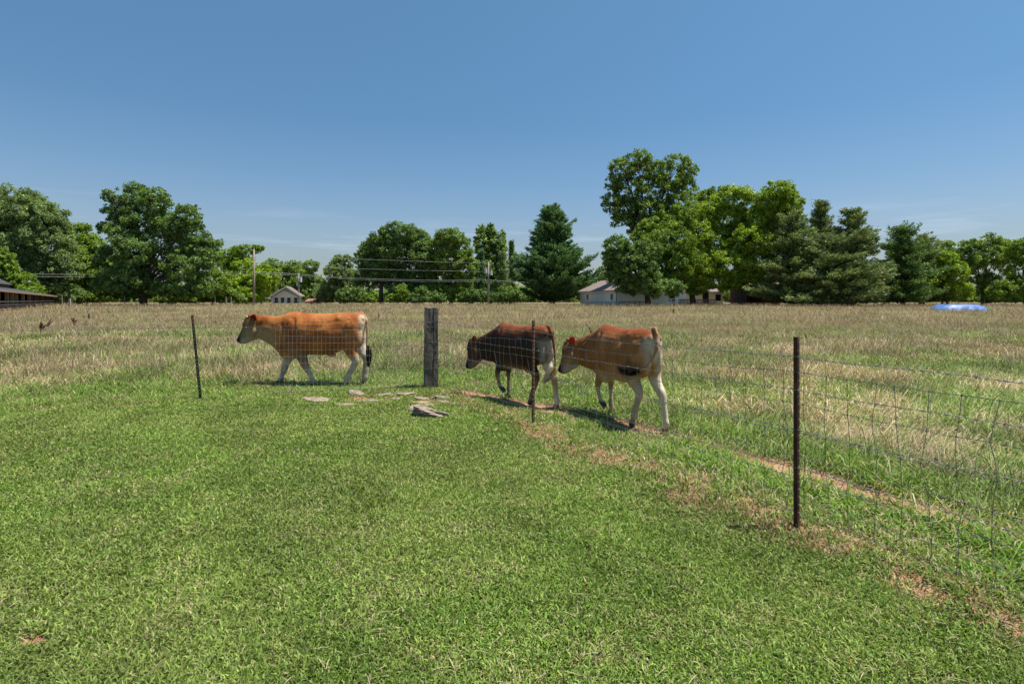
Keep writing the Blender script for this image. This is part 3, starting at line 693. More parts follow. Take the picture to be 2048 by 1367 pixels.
T('maple_tree', 'big round dark maple in the middle of the treeline', 'tree', 100, [(800, 468, 36, 24), (770, 482, 30, 24), (835, 482, 26, 24), (745, 502, 28, 24), (728, 520, 20, 22), (795, 505, 48, 36), (845, 515, 26, 30), (755, 540, 36, 30), (735, 560, 30, 22), (800, 555, 46, 30), (845, 560, 28, 28), (815, 585, 40, 18)], 'dark', (762, 9), 11, size=.165, fork=560)
T('maple_tree', 'pointed green maple standing right of the big round one', 'tree', 98, [(900, 477, 28, 20), (880, 498, 24, 24), (920, 498, 24, 24), (900, 520, 40, 30), (930, 535, 24, 30), (885, 555, 34, 30), (915, 575, 34, 26), (875, 588, 34, 16)], 'mid', (902, 7), 12, size=.165)
for (a, b, c, e, sd, lb) in [(963, 452, 600, 16, 13, 'left column of the three narrow trees behind the right utility pole'), (982, 450, 600, 14, 14, 'middle column of the three narrow trees behind the right utility pole'), (1002, 462, 600, 13, 15, 'right column of the three narrow trees behind the right utility pole')]:
    T('poplar_tree', lb, 'tree', 118, [(a, b+14, e*.7, 16), (a, b+36, e*.9, 22), (a+1, b+64, e, 26), (a-1, b+95, e*1.2, 30), (a, b+125, e*1.4, 26)], 'mid', (a, 4), sd, size=.2)
conifer('spruce_tree', 'dark narrow evergreen in front of the three column trees', 104, 962, 498, 598, 26, 'blue', 16)
conifer('spruce_tree', 'ragged olive evergreen just left of the big pine', 100, 1004, 505, 600, 28, 'grey', 17, size=.14)
conifer('spruce_tree', 'small spiky evergreen peeking out at the left shoulder of the big pine', 112, 1023, 482, 600, 14, 'mid', 18)
conifer('pine_tree', 'big cone shaped pine standing alone left of the low garage', 106, 1104, 414, 599, 92, 'blue', 19, whorl=.85, up=.40, shape=.68, ragged=.14, size=.20, dens=1.7)
T('broadleaf_tree', 'low round tree seen behind the low garage roof', 'tree', 115, [(1215, 545, 22, 14), (1195, 562, 18, 14), (1235, 560, 20, 14)], 'grey', (1215, 4), 20)
T('cottonwood_tree', 'tallest tree of the picture, airy two part crown high above the garage', 'tree', 90, [(1275, 322, 30, 20), (1245, 338, 26, 22), (1295, 345, 30, 26), (1350, 328, 28, 20), (1378, 342, 20, 18), (1340, 355, 32, 26), (1228, 368, 20, 22), (1262, 375, 36, 30), (1315, 385, 40, 30), (1370, 375, 26, 26), (1222, 408, 20, 22), (1255, 415, 34, 28), (1300, 425, 36, 30), (1350, 415, 34, 30), (1245, 440, 26, 18), (1285, 460, 28, 24)], 'mid', (1297, 13), 21, size=.165, gap=.42, clump=.24, fork=480)
T('broadleaf_tree', 'dark shaded tree leaning over the garage roof', 'tree', 80, [(1235, 490, 24, 22), (1222, 515, 20, 20), (1250, 515, 32, 28), (1232, 545, 24, 22), (1275, 540, 38, 34), (1258, 568, 30, 20), (1300, 572, 40, 22), (1340, 575, 30, 16), (1290, 505, 30, 28)], 'dark', (1297, 11), 22, size=.165, fork=570)
T('maple_tree', 'fresh green maple under the tall tree, lit along its top', 'tree', 86, [(1300, 455, 26, 20), (1330, 440, 34, 26), (1365, 432, 30, 26), (1285, 480, 24, 20), (1340, 480, 46, 34), (1320, 520, 44, 34), (1365, 520, 40, 34), (1345, 560, 44, 26)], 'bright', (1345, 10), 23, size=.165, fork=570)
T('maple_tree', 'golden green maple right of the tall tree', 'tree', 88, [(1415, 430, 32, 28), (1470, 400, 40, 26), (1450, 440, 46, 34), (1395, 470, 30, 28), (1385, 500, 30, 26), (1430, 490, 44, 34), (1480, 470, 34, 34), (1400, 540, 40, 30), (1460, 530, 44, 32), (1440, 562, 50, 20), (1395, 575, 26, 14)], 'yellow', (1386, 11), 24, size=.165, fork=560)
T('broadleaf_tree', 'dark green tree seen between the tall tree and the golden maple', 'tree', 100, [(1410, 400, 26, 18), (1435, 385, 22, 12), (1395, 425, 26, 22)], 'mid', (1410, 4), 25)
T('maple_tree', 'round topped yellow green maple right of the golden one', 'tree', 86, [(1555, 385, 32, 22), (1535, 405, 30, 24), (1580, 408, 28, 24), (1520, 440, 34, 28), (1565, 445, 40, 32), (1500, 475, 30, 28), (1545, 490, 42, 34), (1500, 525, 36, 30), (1480, 560, 30, 20), (1530, 545, 34, 28)], 'yellow', (1480, 10), 26, size=.165, fork=545)
conifer('cedar_tree', 'broad shaggy cedar, left one of the dark cedars', 82, 1585, 425, 603, 80, 'olive', 27, up=.14, shape=.60, ragged=.5, size=.16, dens=1.5)
conifer('cedar_tree', 'cedar with a thin pointed tip between its two neighbours', 84, 1640, 400, 603, 78, 'olive', 28, up=.16, shape=.75, ragged=.42, size=.16, dens=1.5)
conifer('cedar_tree', 'dark cedar with a blunt leaning top, right one of the joined three', 80, 1706, 418, 603, 66, 'olive', 29, up=.20, shape=.55, ragged=.45, size=.16, dens=1.5)
conifer('cedar_tree', 'low wide cedar filling the front between the joined cedars', 79, 1662, 470, 605, 92, 'olive', 36, up=.12, shape=.5, ragged=.5, size=.16, dens=1.4)
conifer('cedar_tree', 'stooping cedar with outstretched left limbs, standing apart on the right', 82, 1805, 455, 600, 58, 'dark', 30, up=.14, shape=.45, ragged=.5, size=.16, dens=1.5)
conifer('cedar_tree', 'smaller cedar joined to the right side of the stooping one', 86, 1845, 468, 600, 48, 'olive', 31, up=.14, shape=.5, ragged=.4, size=.15, dens=1.3)
T('broadleaf_tree', 'dull round tree peeking over the right cedars', 'tree', 100, [(1885, 500, 24, 20), (1870, 520, 24, 20), (1905, 525, 20, 22)], 'mid', (1885, 4), 32)
T('young_tree', 'lime green young tree to the right of the cedars', 'tree', 84, [(1905, 545, 26, 26), (1880, 570, 28, 26), (1915, 580, 26, 20), (1895, 520, 18, 18)], 'yellow', (1895, 4), 33)
T('broadleaf_tree', 'loose airy tree with sky showing through, near the right edge', 'tree', 90, [(1968, 485, 26, 18), (1940, 500, 24, 18), (2000, 495, 24, 18), (1930, 525, 20, 22), (1975, 520, 34, 24), (2015, 520, 26, 24), (1945, 560, 26, 26), (1990, 570, 34, 24)], 'mid', (1965, 6), 34, gap=.38, clump=.28)
T('broadleaf_tree', 'bright tree cut by the right edge of the picture', 'tree', 82, [(2040, 500, 26, 24), (2050, 540, 36, 34), (2030, 580, 40, 24), (2090, 520, 40, 50)], 'bright', (2050, 7), 35)
# undergrowth along the far edge of the pasture
ub = [(150, 592, 34, 15, 'dark', 'dark bush at the foot of the bright left tree'), (205, 590, 26, 15, 'bright', 'small light bush left of the oak trunk'), (350, 594, 40, 14, 'mid', 'low bush right of the oak trunk'), (455, 592, 30, 16, 'mid', 'bush left of the left utility pole'),
      (640, 592, 26, 14, 'mid', 'bush right of the small red roofed shed'), (700, 588, 28, 20, 'dark', 'dark bush at the left foot of the big round maple'), (800, 592, 26, 14, 'bright', 'light bush right of the big round maple trunk'), (728, 593, 20, 12, 'bright', 'light bush left of the big round maple trunk'), (850, 592, 34, 15, 'dark', 'dark bush between the two maples'),
      (945, 590, 30, 18, 'dark', 'dark bush left of the right utility pole'), (1010, 590, 34, 18, 'dark', 'dark bush between the right utility pole and the pine'), (1182, 585, 30, 20, 'dark', 'dark bush between the pine and the garage'), (1520, 592, 26, 14, 'mid', 'bush in front of the dark red barn'), (1720, 592, 34, 16, 'mid', 'bush under the right one of the joined cedars'),
      (1778, 588, 30, 18, 'bright', 'pale bush between the cedar groups'), (1850, 590, 40, 12, 'mid', 'bush left of the blue cover'), (1985, 592, 36, 14, 'mid', 'bush under the airy right tree'), (1245, 592, 22, 12, 'bright', 'bright bush at the garage corner')]
for i, (x, y, rx, ry, kd_, lb) in enumerate(ub):
    T('bush', lb, 'bush', (114 if 1100 < x < 1200 else 94) if 540 > x or x > 660 else 118, [(x+random.Random(i).uniform(-.3, .3)*rx, y-random.Random(i+50).uniform(-3, 7), rx*.45, ry*random.Random(i+9).uniform(.7, 1.25)), (x-rx*.6, y+4, rx*.42, ry*.6), (x+rx*.55, y+2, rx*.45, ry*.75), (x-rx*.2, y+5, rx*.6, ry*.55), (x+rx*.95, y+7, rx*.3, ry*.4)], kd_, (x, 0), 60+i, size=.17, group='bushes along the far edge of the pasture')
# a far wood closes the gaps under the crowns
def far_wood():
    rng = np.random.RandomState(77); L = []
    for i in range(215):
        px = -250+i*16.5+rng.randn()*5
        if 1195 < px < 1235: continue
        hgt = 15+22*float(vnoise(px*.02, 3))
        if px > 1890: hgt *= .7
        d = 165+rng.rand()*15; c = at(px, d, py=606-hgt*.6); r = 15*d/F; L.append((np.array(c), np.array([r*1.2, r, hgt*.8*d/F])))
    me = crown_mesh(rng, L, GREENS['mid'], .55, .7, .4, .1)
    tag(link('far_wood', me, M_LEAF), 'low far off wood closing the horizon behind the trees', 'wood', kind='stuff')
far_wood()
# ------------------------------------------------------------ buildings, poles, lines
M_SHINGLE = noisy('grey_shingles', [(.3, (.030, .032, .037)), (.7, (.065, .068, .075))], 6, 8, .9, .4, (1, 1, 3), 20, .02)
M_TANROOF = noisy('brown_shingles', [(.3, (.15, .115, .10)), (.7, (.24, .19, .165))], 6, 8, .9, .4, (1, 1, 3), 20, .02)
M_REDROOF = noisy('red_brown_roof', [(.3, (.20, .09, .07)), (.7, (.30, .15, .12))], 6, 8, .9, .4)
M_OLDWOOD = noisy('old_boards', [(.3, (.05, .035, .026)), (.55, (.11, .08, .06)), (.75, (.19, .145, .11))], 4, 8, .95, .5, (6, 6, .4), 14, .02)
M_RAIL = noisy('brown_rails', [(.3, (.18, .115, .08)), (.7, (.36, .25, .18))], 5, 6, .9, .3, (.5, .5, 5))
M_GREYRAIL = noisy('grey_boards', [(.3, (.17, .16, .15)), (.7, (.36, .335, .31))], 5, 6, .9, .3, (.5, .5, 5))
M_DARK = noisy('barn_dark', [(.3, (.012, .010, .009)), (.7, (.03, .024, .02))], 3, 4, .95, .1)
M_SIDING = noisy('pale_siding', [(.3, (.62, .65, .58)), (.7, (.70, .73, .66))], 2, 6, .75, .1)
M_WHITE = noisy('white_trim', [(.3, (.66, .66, .65)), (.7, (.78, .78, .77))], 3, 4, .6, .1)
M_BLUEGREY = noisy('blue_grey_gable_shade', [(.3, (.30, .36, .41)), (.7, (.38, .44, .49))], 3, 4, .7, .1)  # shadow under the gable overhang, put into the wall colour
M_CREAM = noisy('cream_siding', [(.3, (.70, .70, .66)), (.7, (.80, .80, .76))], 3, 4, .7, .1)
M_GLASS = noisy('window_glass', [(.3, (.015, .018, .022)), (.7, (.03, .035, .042))], 2, 2, .1, .0, spec=.6)
M_REDBARN = noisy('dark_red_boards', [(.3, (.035, .014, .010)), (.7, (.075, .028, .020))], 4, 6, .9, .4, (8, 8, .5))
M_POLE = noisy('pole_wood', [(.3, (.16, .13, .105)), (.7, (.34, .295, .25))], 5, 7, .9, .4, (6, 6, .4))
M_STEEL = noisy('pale_steel', [(.3, (.45, .47, .49)), (.7, (.58, .60, .62))], 5, 3, .5, .1)
M_CABLE = noisy('cable', [(.3, (.42, .42, .41)), (.7, (.55, .55, .54))], 5, 2, .5, 0)
def frame2(a, b):
    a = Vector(a); b = Vector(b); d = (b-a); d.z = 0; L = d.length; d.normalize(); n = Vector((-d.y, d.x, 0)); return a, d, n, L
def barn():
    A = at(12, 58); B = at(113, 90); A.z = 0; B.z = 0
    root = empty('barn', (A.x, A.y, ghf(A.x, A.y)), 'weathered open fronted barn with grey shingle roof at the left edge', 'barn')
    a, d, n, L = frame2(A, B)
    back = Vector((-n.x, -n.y, 0)) if n.y < 0 else n
    if (a+back).x > a.x+0: pass
    # the facade looks towards the camera; "back" points away from it
    if back.dot(-a) > 0: back = -back
    g = ghf(A.x, A.y)-.1
    def p(s, t, z): return a+d*s+back*t+Vector((0, 0, z))
    def mk(m, nm, mt, **k): o = m.build(nm, mt, root, **k); o.matrix_parent_inverse = Matrix.Translation(-root.location); return o
    s0 = -16; s1 = L; ea = 2.45; eb = 2.05
    def ez(s): return ea+(eb-ea)*(s-0)/L
    m = MB(); m.poly([p(s0, -.7, ez(s0)), p(s1+1.6, -.7, ez(s1)), p(s1+1.2, 4.2, 3.15), p(s0, 4.2, 3.35)], .10); mk(m, 'lower_roof', M_SHINGLE)
    m = MB(); m.beam(p(s0, -.72, ez(s0)-.10), p(s1+1.6, -.72, ez(s1)-.10), .06, .18); mk(m, 'fascia', M_RAIL)
    m = MB(); m.poly([p(s0, 3.6, 3.75), p(32, 3.6, 3.6), p(24, 10, 7.3), p(s0, 10, 7.5)], .12); m.poly([p(32, 3.6, 3.6), p(32, 16, 3.6), p(24, 10, 7.3)], .12); mk(m, 'upper_roof', M_SHINGLE)
    m = MB(); m.box(tuple(p((s0+31)/2, 4.0, 3.3)), (31-s0, .1, .5), Matrix((d, back, Vector((0, 0, 1)))).transposed()); mk(m, 'upper_wall', M_RAIL)
    m = MB(); R = Matrix((d, back, Vector((0, 0, 1)))).transposed()
    m.box(tuple(p((s0+s1)/2, 4.1, 1.5)), (s1-s0, .12, 3.0), R); m.box(tuple(p(s1, 2.0, 1.25)), (.12, 4.0, 2.2), R); mk(m, 'back_wall', M_DARK)
    m = MB()
    s = L*.42
    while s < L: m.box(tuple(p(s, .12, 1.1)), (.36, .04, 2.0), R); s += .42*(1+.5*((s*7.3) % 1))
    mk(m, 'board_wall', M_OLDWOOD)
    for s in [-12, -8, -4, 0, 2.6, 5.0, 9, 13, 17, 22, 27, L-.2]:
        if s > L: continue
        q = MB(); q.box(tuple(p(s, -.05, (ez(s)-.1)/2)), (.24, .30, ez(s)-.1), R); mk(q, 'barn_post', M_RAIL if s < 14 else M_OLDWOOD)
    for z, mt in [(1.35, M_GREYRAIL), (1.02, M_GREYRAIL), (.80, M_RAIL), (.58, M_RAIL), (.38, M_RAIL)]:
        q = MB(); q.beam(p(s0, -.22, z), p(L*.93, -.22, z-.02), .05, .15 if mt is M_GREYRAIL else .10); mk(q, 'rail_board', mt)
    q = MB(); q.beam(p(14.8, -.35, 1.35), p(16.6, -.4, .25), .05, .14); mk(q, 'leaning_board', M_GREYRAIL)
barn()
tag(MB().box(at(139.5, 72, py=611), (.20, .20, 1.9)).build('fence_post', M_GREYRAIL), 'short pale grey wooden post right of the barn', 'fence post')
def house_white():
    D = 120; s = D/F; foot = at(571, D); root = empty('house', foot, 'small white gabled house with painted blue grey gable shade left of the middle, beyond the pasture', 'house')
    def mk(m, nm, mt, par=root): 
        o = m.build(nm, mt, root); o.matrix_parent_inverse = Matrix.Translation(-foot); return o
    def q(px, py, dd=0): return at(px, D+dd, py=py)
    wl, wr, ey, by = 543, 599, 591, 612
    m = MB(); dp = 9
    front = [q(wl, by), q(wr, by), q(wr, ey), q(572, 574.5), q(wl, ey)]
    backp = [v+Vector((-3.0, dp, 0)) for v in front]; k = 5
    m.add(front+backp, [tuple(range(5)), tuple(range(5, 10))[::-1]]+[(i, (i+1) % 5, (i+1) % 5+5, i+5)[::-1] for i in range(5)])
    mk(m, 'wall', M_BLUEGREY)  # blue-grey overhang shadow as wall colour, left showing round the cream panel
    off = Vector((0, -.03, 0)); m = MB(); m.poly([q(545, by)+off, q(597, by)+off, q(595, 593)+off, q(568, 581)+off, q(545, 593.5)+off], .02); mk(m, 'gable_panel', M_CREAM)
    apex = q(572, 572.4, -.8); el = q(539.5, 592, -.8); er = q(603, 592.6, -.8); bk = Vector((-3.0, dp+1, 0))
    m = MB(); m.poly([apex, el, el+bk, apex+bk], .12); m.poly([er, apex, apex+bk, er+bk], .12); mk(m, 'roof', M_TANROOF)
    m = MB(); f = Vector((0, -.06, -.10)); m.beam(apex+f, el+f, .08, .22); m.beam(apex+f+Vector((0, -.003, 0)), er+f+Vector((0, -.003, 0)), .08, .22); mk(m, 'bargeboard', M_WHITE)
    for x in (553, 565.5, 578, 592):
        m = MB(); c = q(x, 600.5)+Vector((0, -.09, 0)); w = .78; h = 1.15
        m.box(c+Vector((-w/2-.05, 0, 0)), (.11, .07, h+.2)); m.box(c+Vector((w/2+.05, 0, 0)), (.11, .07, h+.2)); m.box(c+Vector((0, -.002, h/2+.06)), (w+.02, .07, .10)); m.box(c+Vector((0, -.002, -h/2-.06)), (w+.02, .07, .10)); m.box(c, (w, .05, .05))
        fr = mk(m, 'window', M_WHITE)
        g = MB(); g.box(c+Vector((0, .045, 0)), (w, .02, h)); g.build('pane', M_GLASS, fr)
    # carport with a flat roof at the left
    m = MB(); m.poly([q(527, 598, -2), q(545, 597, -2), q(545, 594, 3), q(531, 595, 3)], .1); mk(m, 'carport_roof', M_TANROOF)
    m = MB()
    for x in (528, 536, 544): m.tube([q(x, 598, -1.9), q(x, 612, -1.9)], .06, 6)
    mk(m, 'carport_post', M_STEEL)
house_white()
def shed(name, label, cat, D, x0, x1, ytop, yeave, wallm, roofm, depth=4):
    foot = at((x0+x1)/2, D); root = empty(name, foot, label, cat)
    def mk(m, nm, mt): o = m.build(nm, mt, root); o.matrix_parent_inverse = Matrix.Translation(-foot); return o
    a = at(x0, D, py=yeave); b = at(x1, D, py=yeave); zt = at(x0, D, py=ytop).z; g = foot.z-.2
    m = MB(); m.box(((a.x+b.x)/2, D+depth/2, (g+a.z)/2), (b.x-a.x, depth, a.z-g)); mk(m, 'wall', wallm)
    m = MB(); ov = .25; R0 = Vector((a.x-ov, D-ov, a.z)); R1 = Vector((b.x+ov, D-ov, a.z)); r0 = Vector((a.x-ov, D+depth/2, zt)); r1 = Vector((b.x+ov, D+depth/2, zt)); B0 = Vector((a.x-ov, D+depth+ov, a.z)); B1 = Vector((b.x+ov, D+depth+ov, a.z))
    m.poly([R0, R1, r1, r0], .1); m.poly([r0, r1, B1, B0], .1); mk(m, 'roof', roofm)
    m = MB(); m.add([(a.x, D, a.z), (a.x, D+depth, a.z), (a.x, D+depth/2, zt-.1), (b.x, D, a.z), (b.x, D+depth, a.z), (b.x, D+depth/2, zt-.1)], [(0, 1, 2), (3, 5, 4), (0, 2, 5, 3), (1, 4, 5, 2), (0, 3, 4, 1)]); mk(m, 'gable', wallm)
    return root, mk
shed('shed', 'small shed with a red brown roof right of the white gabled house', 'shed', 112, 611.5, 631, 597, 602.5, M_OLDWOOD, M_REDROOF)
def garage():
    C0 = at(1234, 82); C1 = at(1160, 101); C0.z = C1.z = 0
    a, d, n, L = frame2(C0, C1); right = n if n.x > 0 else -n; foot = at(1234, 82); g = foot.z-.3
    root = empty('garage', foot, 'long pale green sided garage with a brown gable roof beside the pine', 'garage')
    def mk(m, nm, mt, par=None):
        o = m.build(nm, mt, par or root)
        if par is None: o.matrix_parent_inverse = Matrix.Translation(-foot)
        return o
    W_, zt, za = 8.2, 3.02, 4.85
    def p(s, t, z): return a+d*s+right*t+Vector((0, 0, z))
    m = MB(); pr = [(0, g), (W_, g), (W_, zt), (W_/2, za-.08), (0, zt)]
    v = [p(0, t, z) for t, z in pr]+[p(L, t, z) for t, z in pr]
    m.add(v, [tuple(range(5)), tuple(range(5, 10))[::-1]]+[(i, (i+1) % 5, (i+1) % 5+5, i+5)[::-1] for i in range(5)]); mk(m, 'wall', M_SIDING)
    ov = .45; sl = (za-zt)/(W_/2); m = MB()
    m.poly([p(-ov, -ov, zt-ov*sl+.06), p(L+ov, -ov, zt-ov*sl+.06), p(L+ov, W_/2, za+.06), p(-ov, W_/2, za+.06)], .10); m.poly([p(-ov, W_/2, za+.06), p(L+ov, W_/2, za+.06), p(L+ov, W_+ov, zt-ov*sl+.06), p(-ov, W_+ov, zt-ov*sl+.06)], .10); mk(m, 'roof', M_TANROOF)
    m = MB(); m.beam(p(-ov-.03, -ov, zt-ov*sl-.02), p(-ov-.03, W_/2, za-.02), .05, .2); m.beam(p(-ov-.03, W_/2, za-.024), p(-ov-.03, W_+ov, zt-ov*sl-.024), .05, .2); mk(m, 'bargeboard', M_WHITE)
    m = MB(); m.beam(p(-ov, -ov-.06, zt-ov*sl-.05), p(L+ov, -ov-.06, zt-ov*sl-.05), .1, .12); mk(m, 'gutter', M_STEEL)
    m = MB(); m.tube([p(.1, -ov, zt-.25), p(.1, -.07, zt-.5), p(.1, -.07, g)], .05, 6); mk(m, 'downpipe', M_TANROOF)
    R = Matrix((d, right, Vector((0, 0, 1)))).transposed()
    for s in (2.2, 14.5):
        fr = MB()
        for ds_ in (-.53, 0, .53): fr.box(tuple(p(s+ds_, -.03, 1.95)), (.05, .06, .88), R)
        fr.box(tuple(p(s, -.032, 2.42)), (1.1, .065, .05), R); fr.box(tuple(p(s, -.032, 1.46)), (1.1, .065, .05), R)
        f = mk(fr, 'window', M_WHITE); gl = MB(); gl.box(tuple(p(s, -.03, 1.95)), (1.0, .03, .95), R); mk(gl, 'pane', M_GLASS, f)
    for s, t in ((8.5, 2.9), (4.0, 3.6)):
        m = MB(); m.tube([p(s, t, zt+t*sl), p(s, t, zt+t*sl+.32)], .09, 8); mk(m, 'roof_vent', M_STEEL)
garage()
r, mk = shed('house', 'white house with brown roof half hidden under the golden maple', 'house', 97, 1372, 1446, 566, 583, M_WHITE, M_TANROOF, 8)
for x, w, h in ((1411, 1.1, 2.0), (1436, 1.0, 1.15)):
    m = MB(); c = at(x, 97, py=596 if w > 1.05 else 595)+Vector((0, -.05, 0))
    for sx in (-1, 1): m.box(c+Vector((sx*(w/2+.05), 0, 0)), (.1, .07, h+.2))
    for sz in (-1, 1): m.box(c+Vector((0, -.002, sz*(h/2+.05))), (w, .075, .1))
    f = mk(m, 'window', M_WHITE); g_ = MB(); g_.box(c+Vector((0, .03, 0)), (w, .02, h)); g_.build('pane', M_GLASS, f)
shed('barn', 'dark red barn hidden under the dark cedars', 'barn', 90, 1494, 1560, 553, 570, M_REDBARN, M_REDROOF, 7)
def picket(name, label, x0, x1, yt, D, n, mt, solid=False):
    foot = at((x0+x1)/2, D); root = empty(name, foot, label, 'fence')
    m = MB(); zt = at(x0, D, py=yt).z; g = foot.z-.1; a = at(x0, D).x; b = at(x1, D).x
    for i in range(n+1):
        x = a+(b-a)*i/n; q = MB(); q.box((x, D, (g+zt)/2), (.10 if not solid else .16, .06, zt-g))
        o = q.build('upright', mt, root); o.matrix_parent_inverse = Matrix.Translation(-foot)
    m = MB(); m.box(((a+b)/2, D-.05, zt-.08), (b-a, .05, .12)); m.box(((a+b)/2, D-.05, g+.45), (b-a, .05, .10)); 
    if solid: m.box(((a+b)/2, D-.05, (zt+g)/2+.1), (b-a, .05, .14))
    o = m.build('rails', mt, root); o.matrix_parent_inverse = Matrix.Translation(-foot)
picket('yard_fence', 'white panel fence under the tall tree, right of the garage', 1322, 1352, 596.5, 84, 3, M_WHITE, True)
picket('railing', 'grey porch railing in front of the half hidden white house', 1358, 1432, 598, 90, 26, M_GREYRAIL)
picket('yard_fence', 'low dark rail fence between the garage and the tall tree trunk', 1238, 1290, 602, 80, 5, M_OLDWOOD)
picket('yard_fence', 'low wire and stick fence in front of the garage wall', 1164, 1232, 602.5, 79, 7, M_GREYRAIL)
# utility poles
def pole(label, px, top, D, w, cans):
    foot = at(px, D); root = empty('utility_pole', foot, label, 'utility pole', 'utility poles')
    z = at(px, D, py=top).z-foot.z; m = MB(); m.tube([(0, 0, -.3), (0, 0, z*.5), (0, 0, z)], [w*.62, w*.52, w*.42], 10); m.build('pole', M_POLE, root, sm=True)
    for (dx, dy_px, hh, rr) in cans:
        c = MB(); zc = at(px, D, py=dy_px).z-foot.z; c.tube([(dx, -.1, zc-hh/2), (dx, -.1, zc+hh/2)], rr, 12); c.tube([(dx, -.1, zc+hh/2), (dx, -.1, zc+hh/2+.22)], .05, 6); c.tube([(0, -.05, zc), (dx, -.1, zc)], .04, 5); c.build('transformer', M_STEEL, root, sm=False)
    ins = MB(); ins.tube([(0, 0, z), (0, 0, z+.28)], .055, 6); ins.build('insulator', M_STEEL, root)
    m = MB(); m.beam((-.35, -.02, z*.86), (.35, -.02, z*.86), .08, .08); m.build('bracket', M_POLE, root)
pole('tall bare utility pole in front of the bright leafy tree, left of the white house', 508, 499, 88, .34, [])
pole('short brown utility pole with a transformer behind the white house', 597.5, 547, 126, .34, [(.48, 559, 1.1, .28), (-.38, 568, .5, .12)])
pole('grey utility pole with transformers between the maples and the big pine', 977, 525, 90, .30, [(-.42, 542, .75, .2), (.45, 546, .7, .2)])
def power_line(label, pts, r):
    m = MB(); P = [at(px, D, py=py) for px, py, D in pts]; Q = []
    for i in range(len(P)-1):
        for k in range(8): 
            t = k/8; Q.append(P[i].lerp(P[i+1], t)-Vector((0, 0, .0)))
    Q.append(P[-1]); c = sum(Q, Vector())/len(Q)
    o = m.tube(Q, r, 5).build('power_line', M_CABLE); tag(o, label, 'power line', 'power lines strung along the treeline')
power_line('thick twin cable from the left utility pole sagging across to the right one', [(508, 543, 88), (597, 548, 93), (660, 553, 94), (720, 556.5, 93), (800, 559, 92), (880, 560.5, 91), (977, 559.5, 89.7)], .016)
power_line('thin cable running just under the thick twin cable', [(508, 546, 88), (597, 551, 93), (720, 559.5, 93), (850, 563, 91), (977, 562.5, 89.7)], .010)
power_line('cable from the left utility pole to the left edge across the oak', [(508, 543, 88), (440, 545.5, 90), (400, 546.5, 94), (190, 549, 96), (175, 548.5, 84), (70, 548, 80), (60, 547, 93), (-60, 542, 96)], .013)
power_line('thin lower cable left of the left utility pole', [(508, 547, 88), (440, 550, 90), (400, 551, 94), (190, 554, 96), (175, 553.5, 84), (70, 553, 80), (60, 552, 93), (-60, 548, 96)], .016)
power_line('top wire from the right utility pole over the big round maple', [(977, 526, 89.7), (880, 524, 91), (800, 521, 91), (715, 518, 90), (600, 512, 89), (508, 503, 88)], .014)
power_line('middle wire from the right utility pole over the big round maple', [(977, 543, 89.7), (860, 541, 91), (760, 538.5, 91), (680, 536, 90), (508, 524, 88)], .014)
power_line('cable leaving the right utility pole towards the big pine', [(977, 559.5, 89.7), (1000, 561, 92), (1022, 562.5, 96), (1100, 568, 104), (1200, 571, 116)], .018)
# far pasture fence posts along the treeline
for i, (px, D, hgt, lb) in enumerate([(430, 84, 1.1, 'small pale stick post at the far edge, right of the oak'), (452, 84, 1.05, 'thin white stake left of the left utility pole'), (462, 84, 1.0, 'thin white stake nearest to the left utility pole'), (249, 82, 1.25, 'short tan post at the far edge left of the oak trunk'), (124, 82, 1.3, 'dark crooked post close behind the barn end')]):
    o = MB().tube([(0, 0, -.2), (0.02, 0, hgt*.5), (0, 0, hgt+.35)], [.07, .06, .05], 6).build('fence_post', M_GREYRAIL); o.location = at(px, D); tag(o, lb, 'fence post', 'small posts along the far edge of the pasture')
def cover():
    D = 60; c = at(1918, D); z0 = ghf(c.x, c.y); rng = np.random.RandomState(4)
    bm = bmesh.new(); bmesh.ops.create_grid(bm, x_segments=70, y_segments=50, size=1)
    for v in bm.verts:
        x, y = v.co.x, v.co.y; r = min(1, (abs(x)**3+abs(y)**3)**(1/3)); 
        h = min((1-r**3.2)*1.25, .86+.06*x); h *= 1+.05*math.sin(x*6+1)+.10*mnoise.noise(Vector((x*3, y*3, 1)))
        h += (.02*mnoise.noise(Vector((x*14, y*14, 3)))+.035*abs(mnoise.noise(Vector((x*7, y*5, 9)))))*(1-r)
        v.co = Vector((x*2.75+.08*mnoise.noise(Vector((x*3, y*3, 5))), y*1.7, h*.72*(1.0-.10*x)))
    me = bpy.data.meshes.new('tarpaulin'); bm.to_mesh(me); bm.free(); me.polygons.foreach_set('use_smooth', [True]*len(me.polygons))
    o = link('tarpaulin', me, noisy('blue_tarp', [(.42, (.05, .14, .42)), (.56, (.10, .21, .50)), (.66, (.36, .45, .64))], 2.2, 6, .45, .5, (1, 1, 1), 8, .03)); o.location = (c.x, c.y, z0)
    sol = o.modifiers.new('t', 'SOLIDIFY'); sol.thickness = .012
    tag(o, 'low mound under a crumpled blue tarpaulin in the far right of the pasture', 'tarpaulin')
cover()
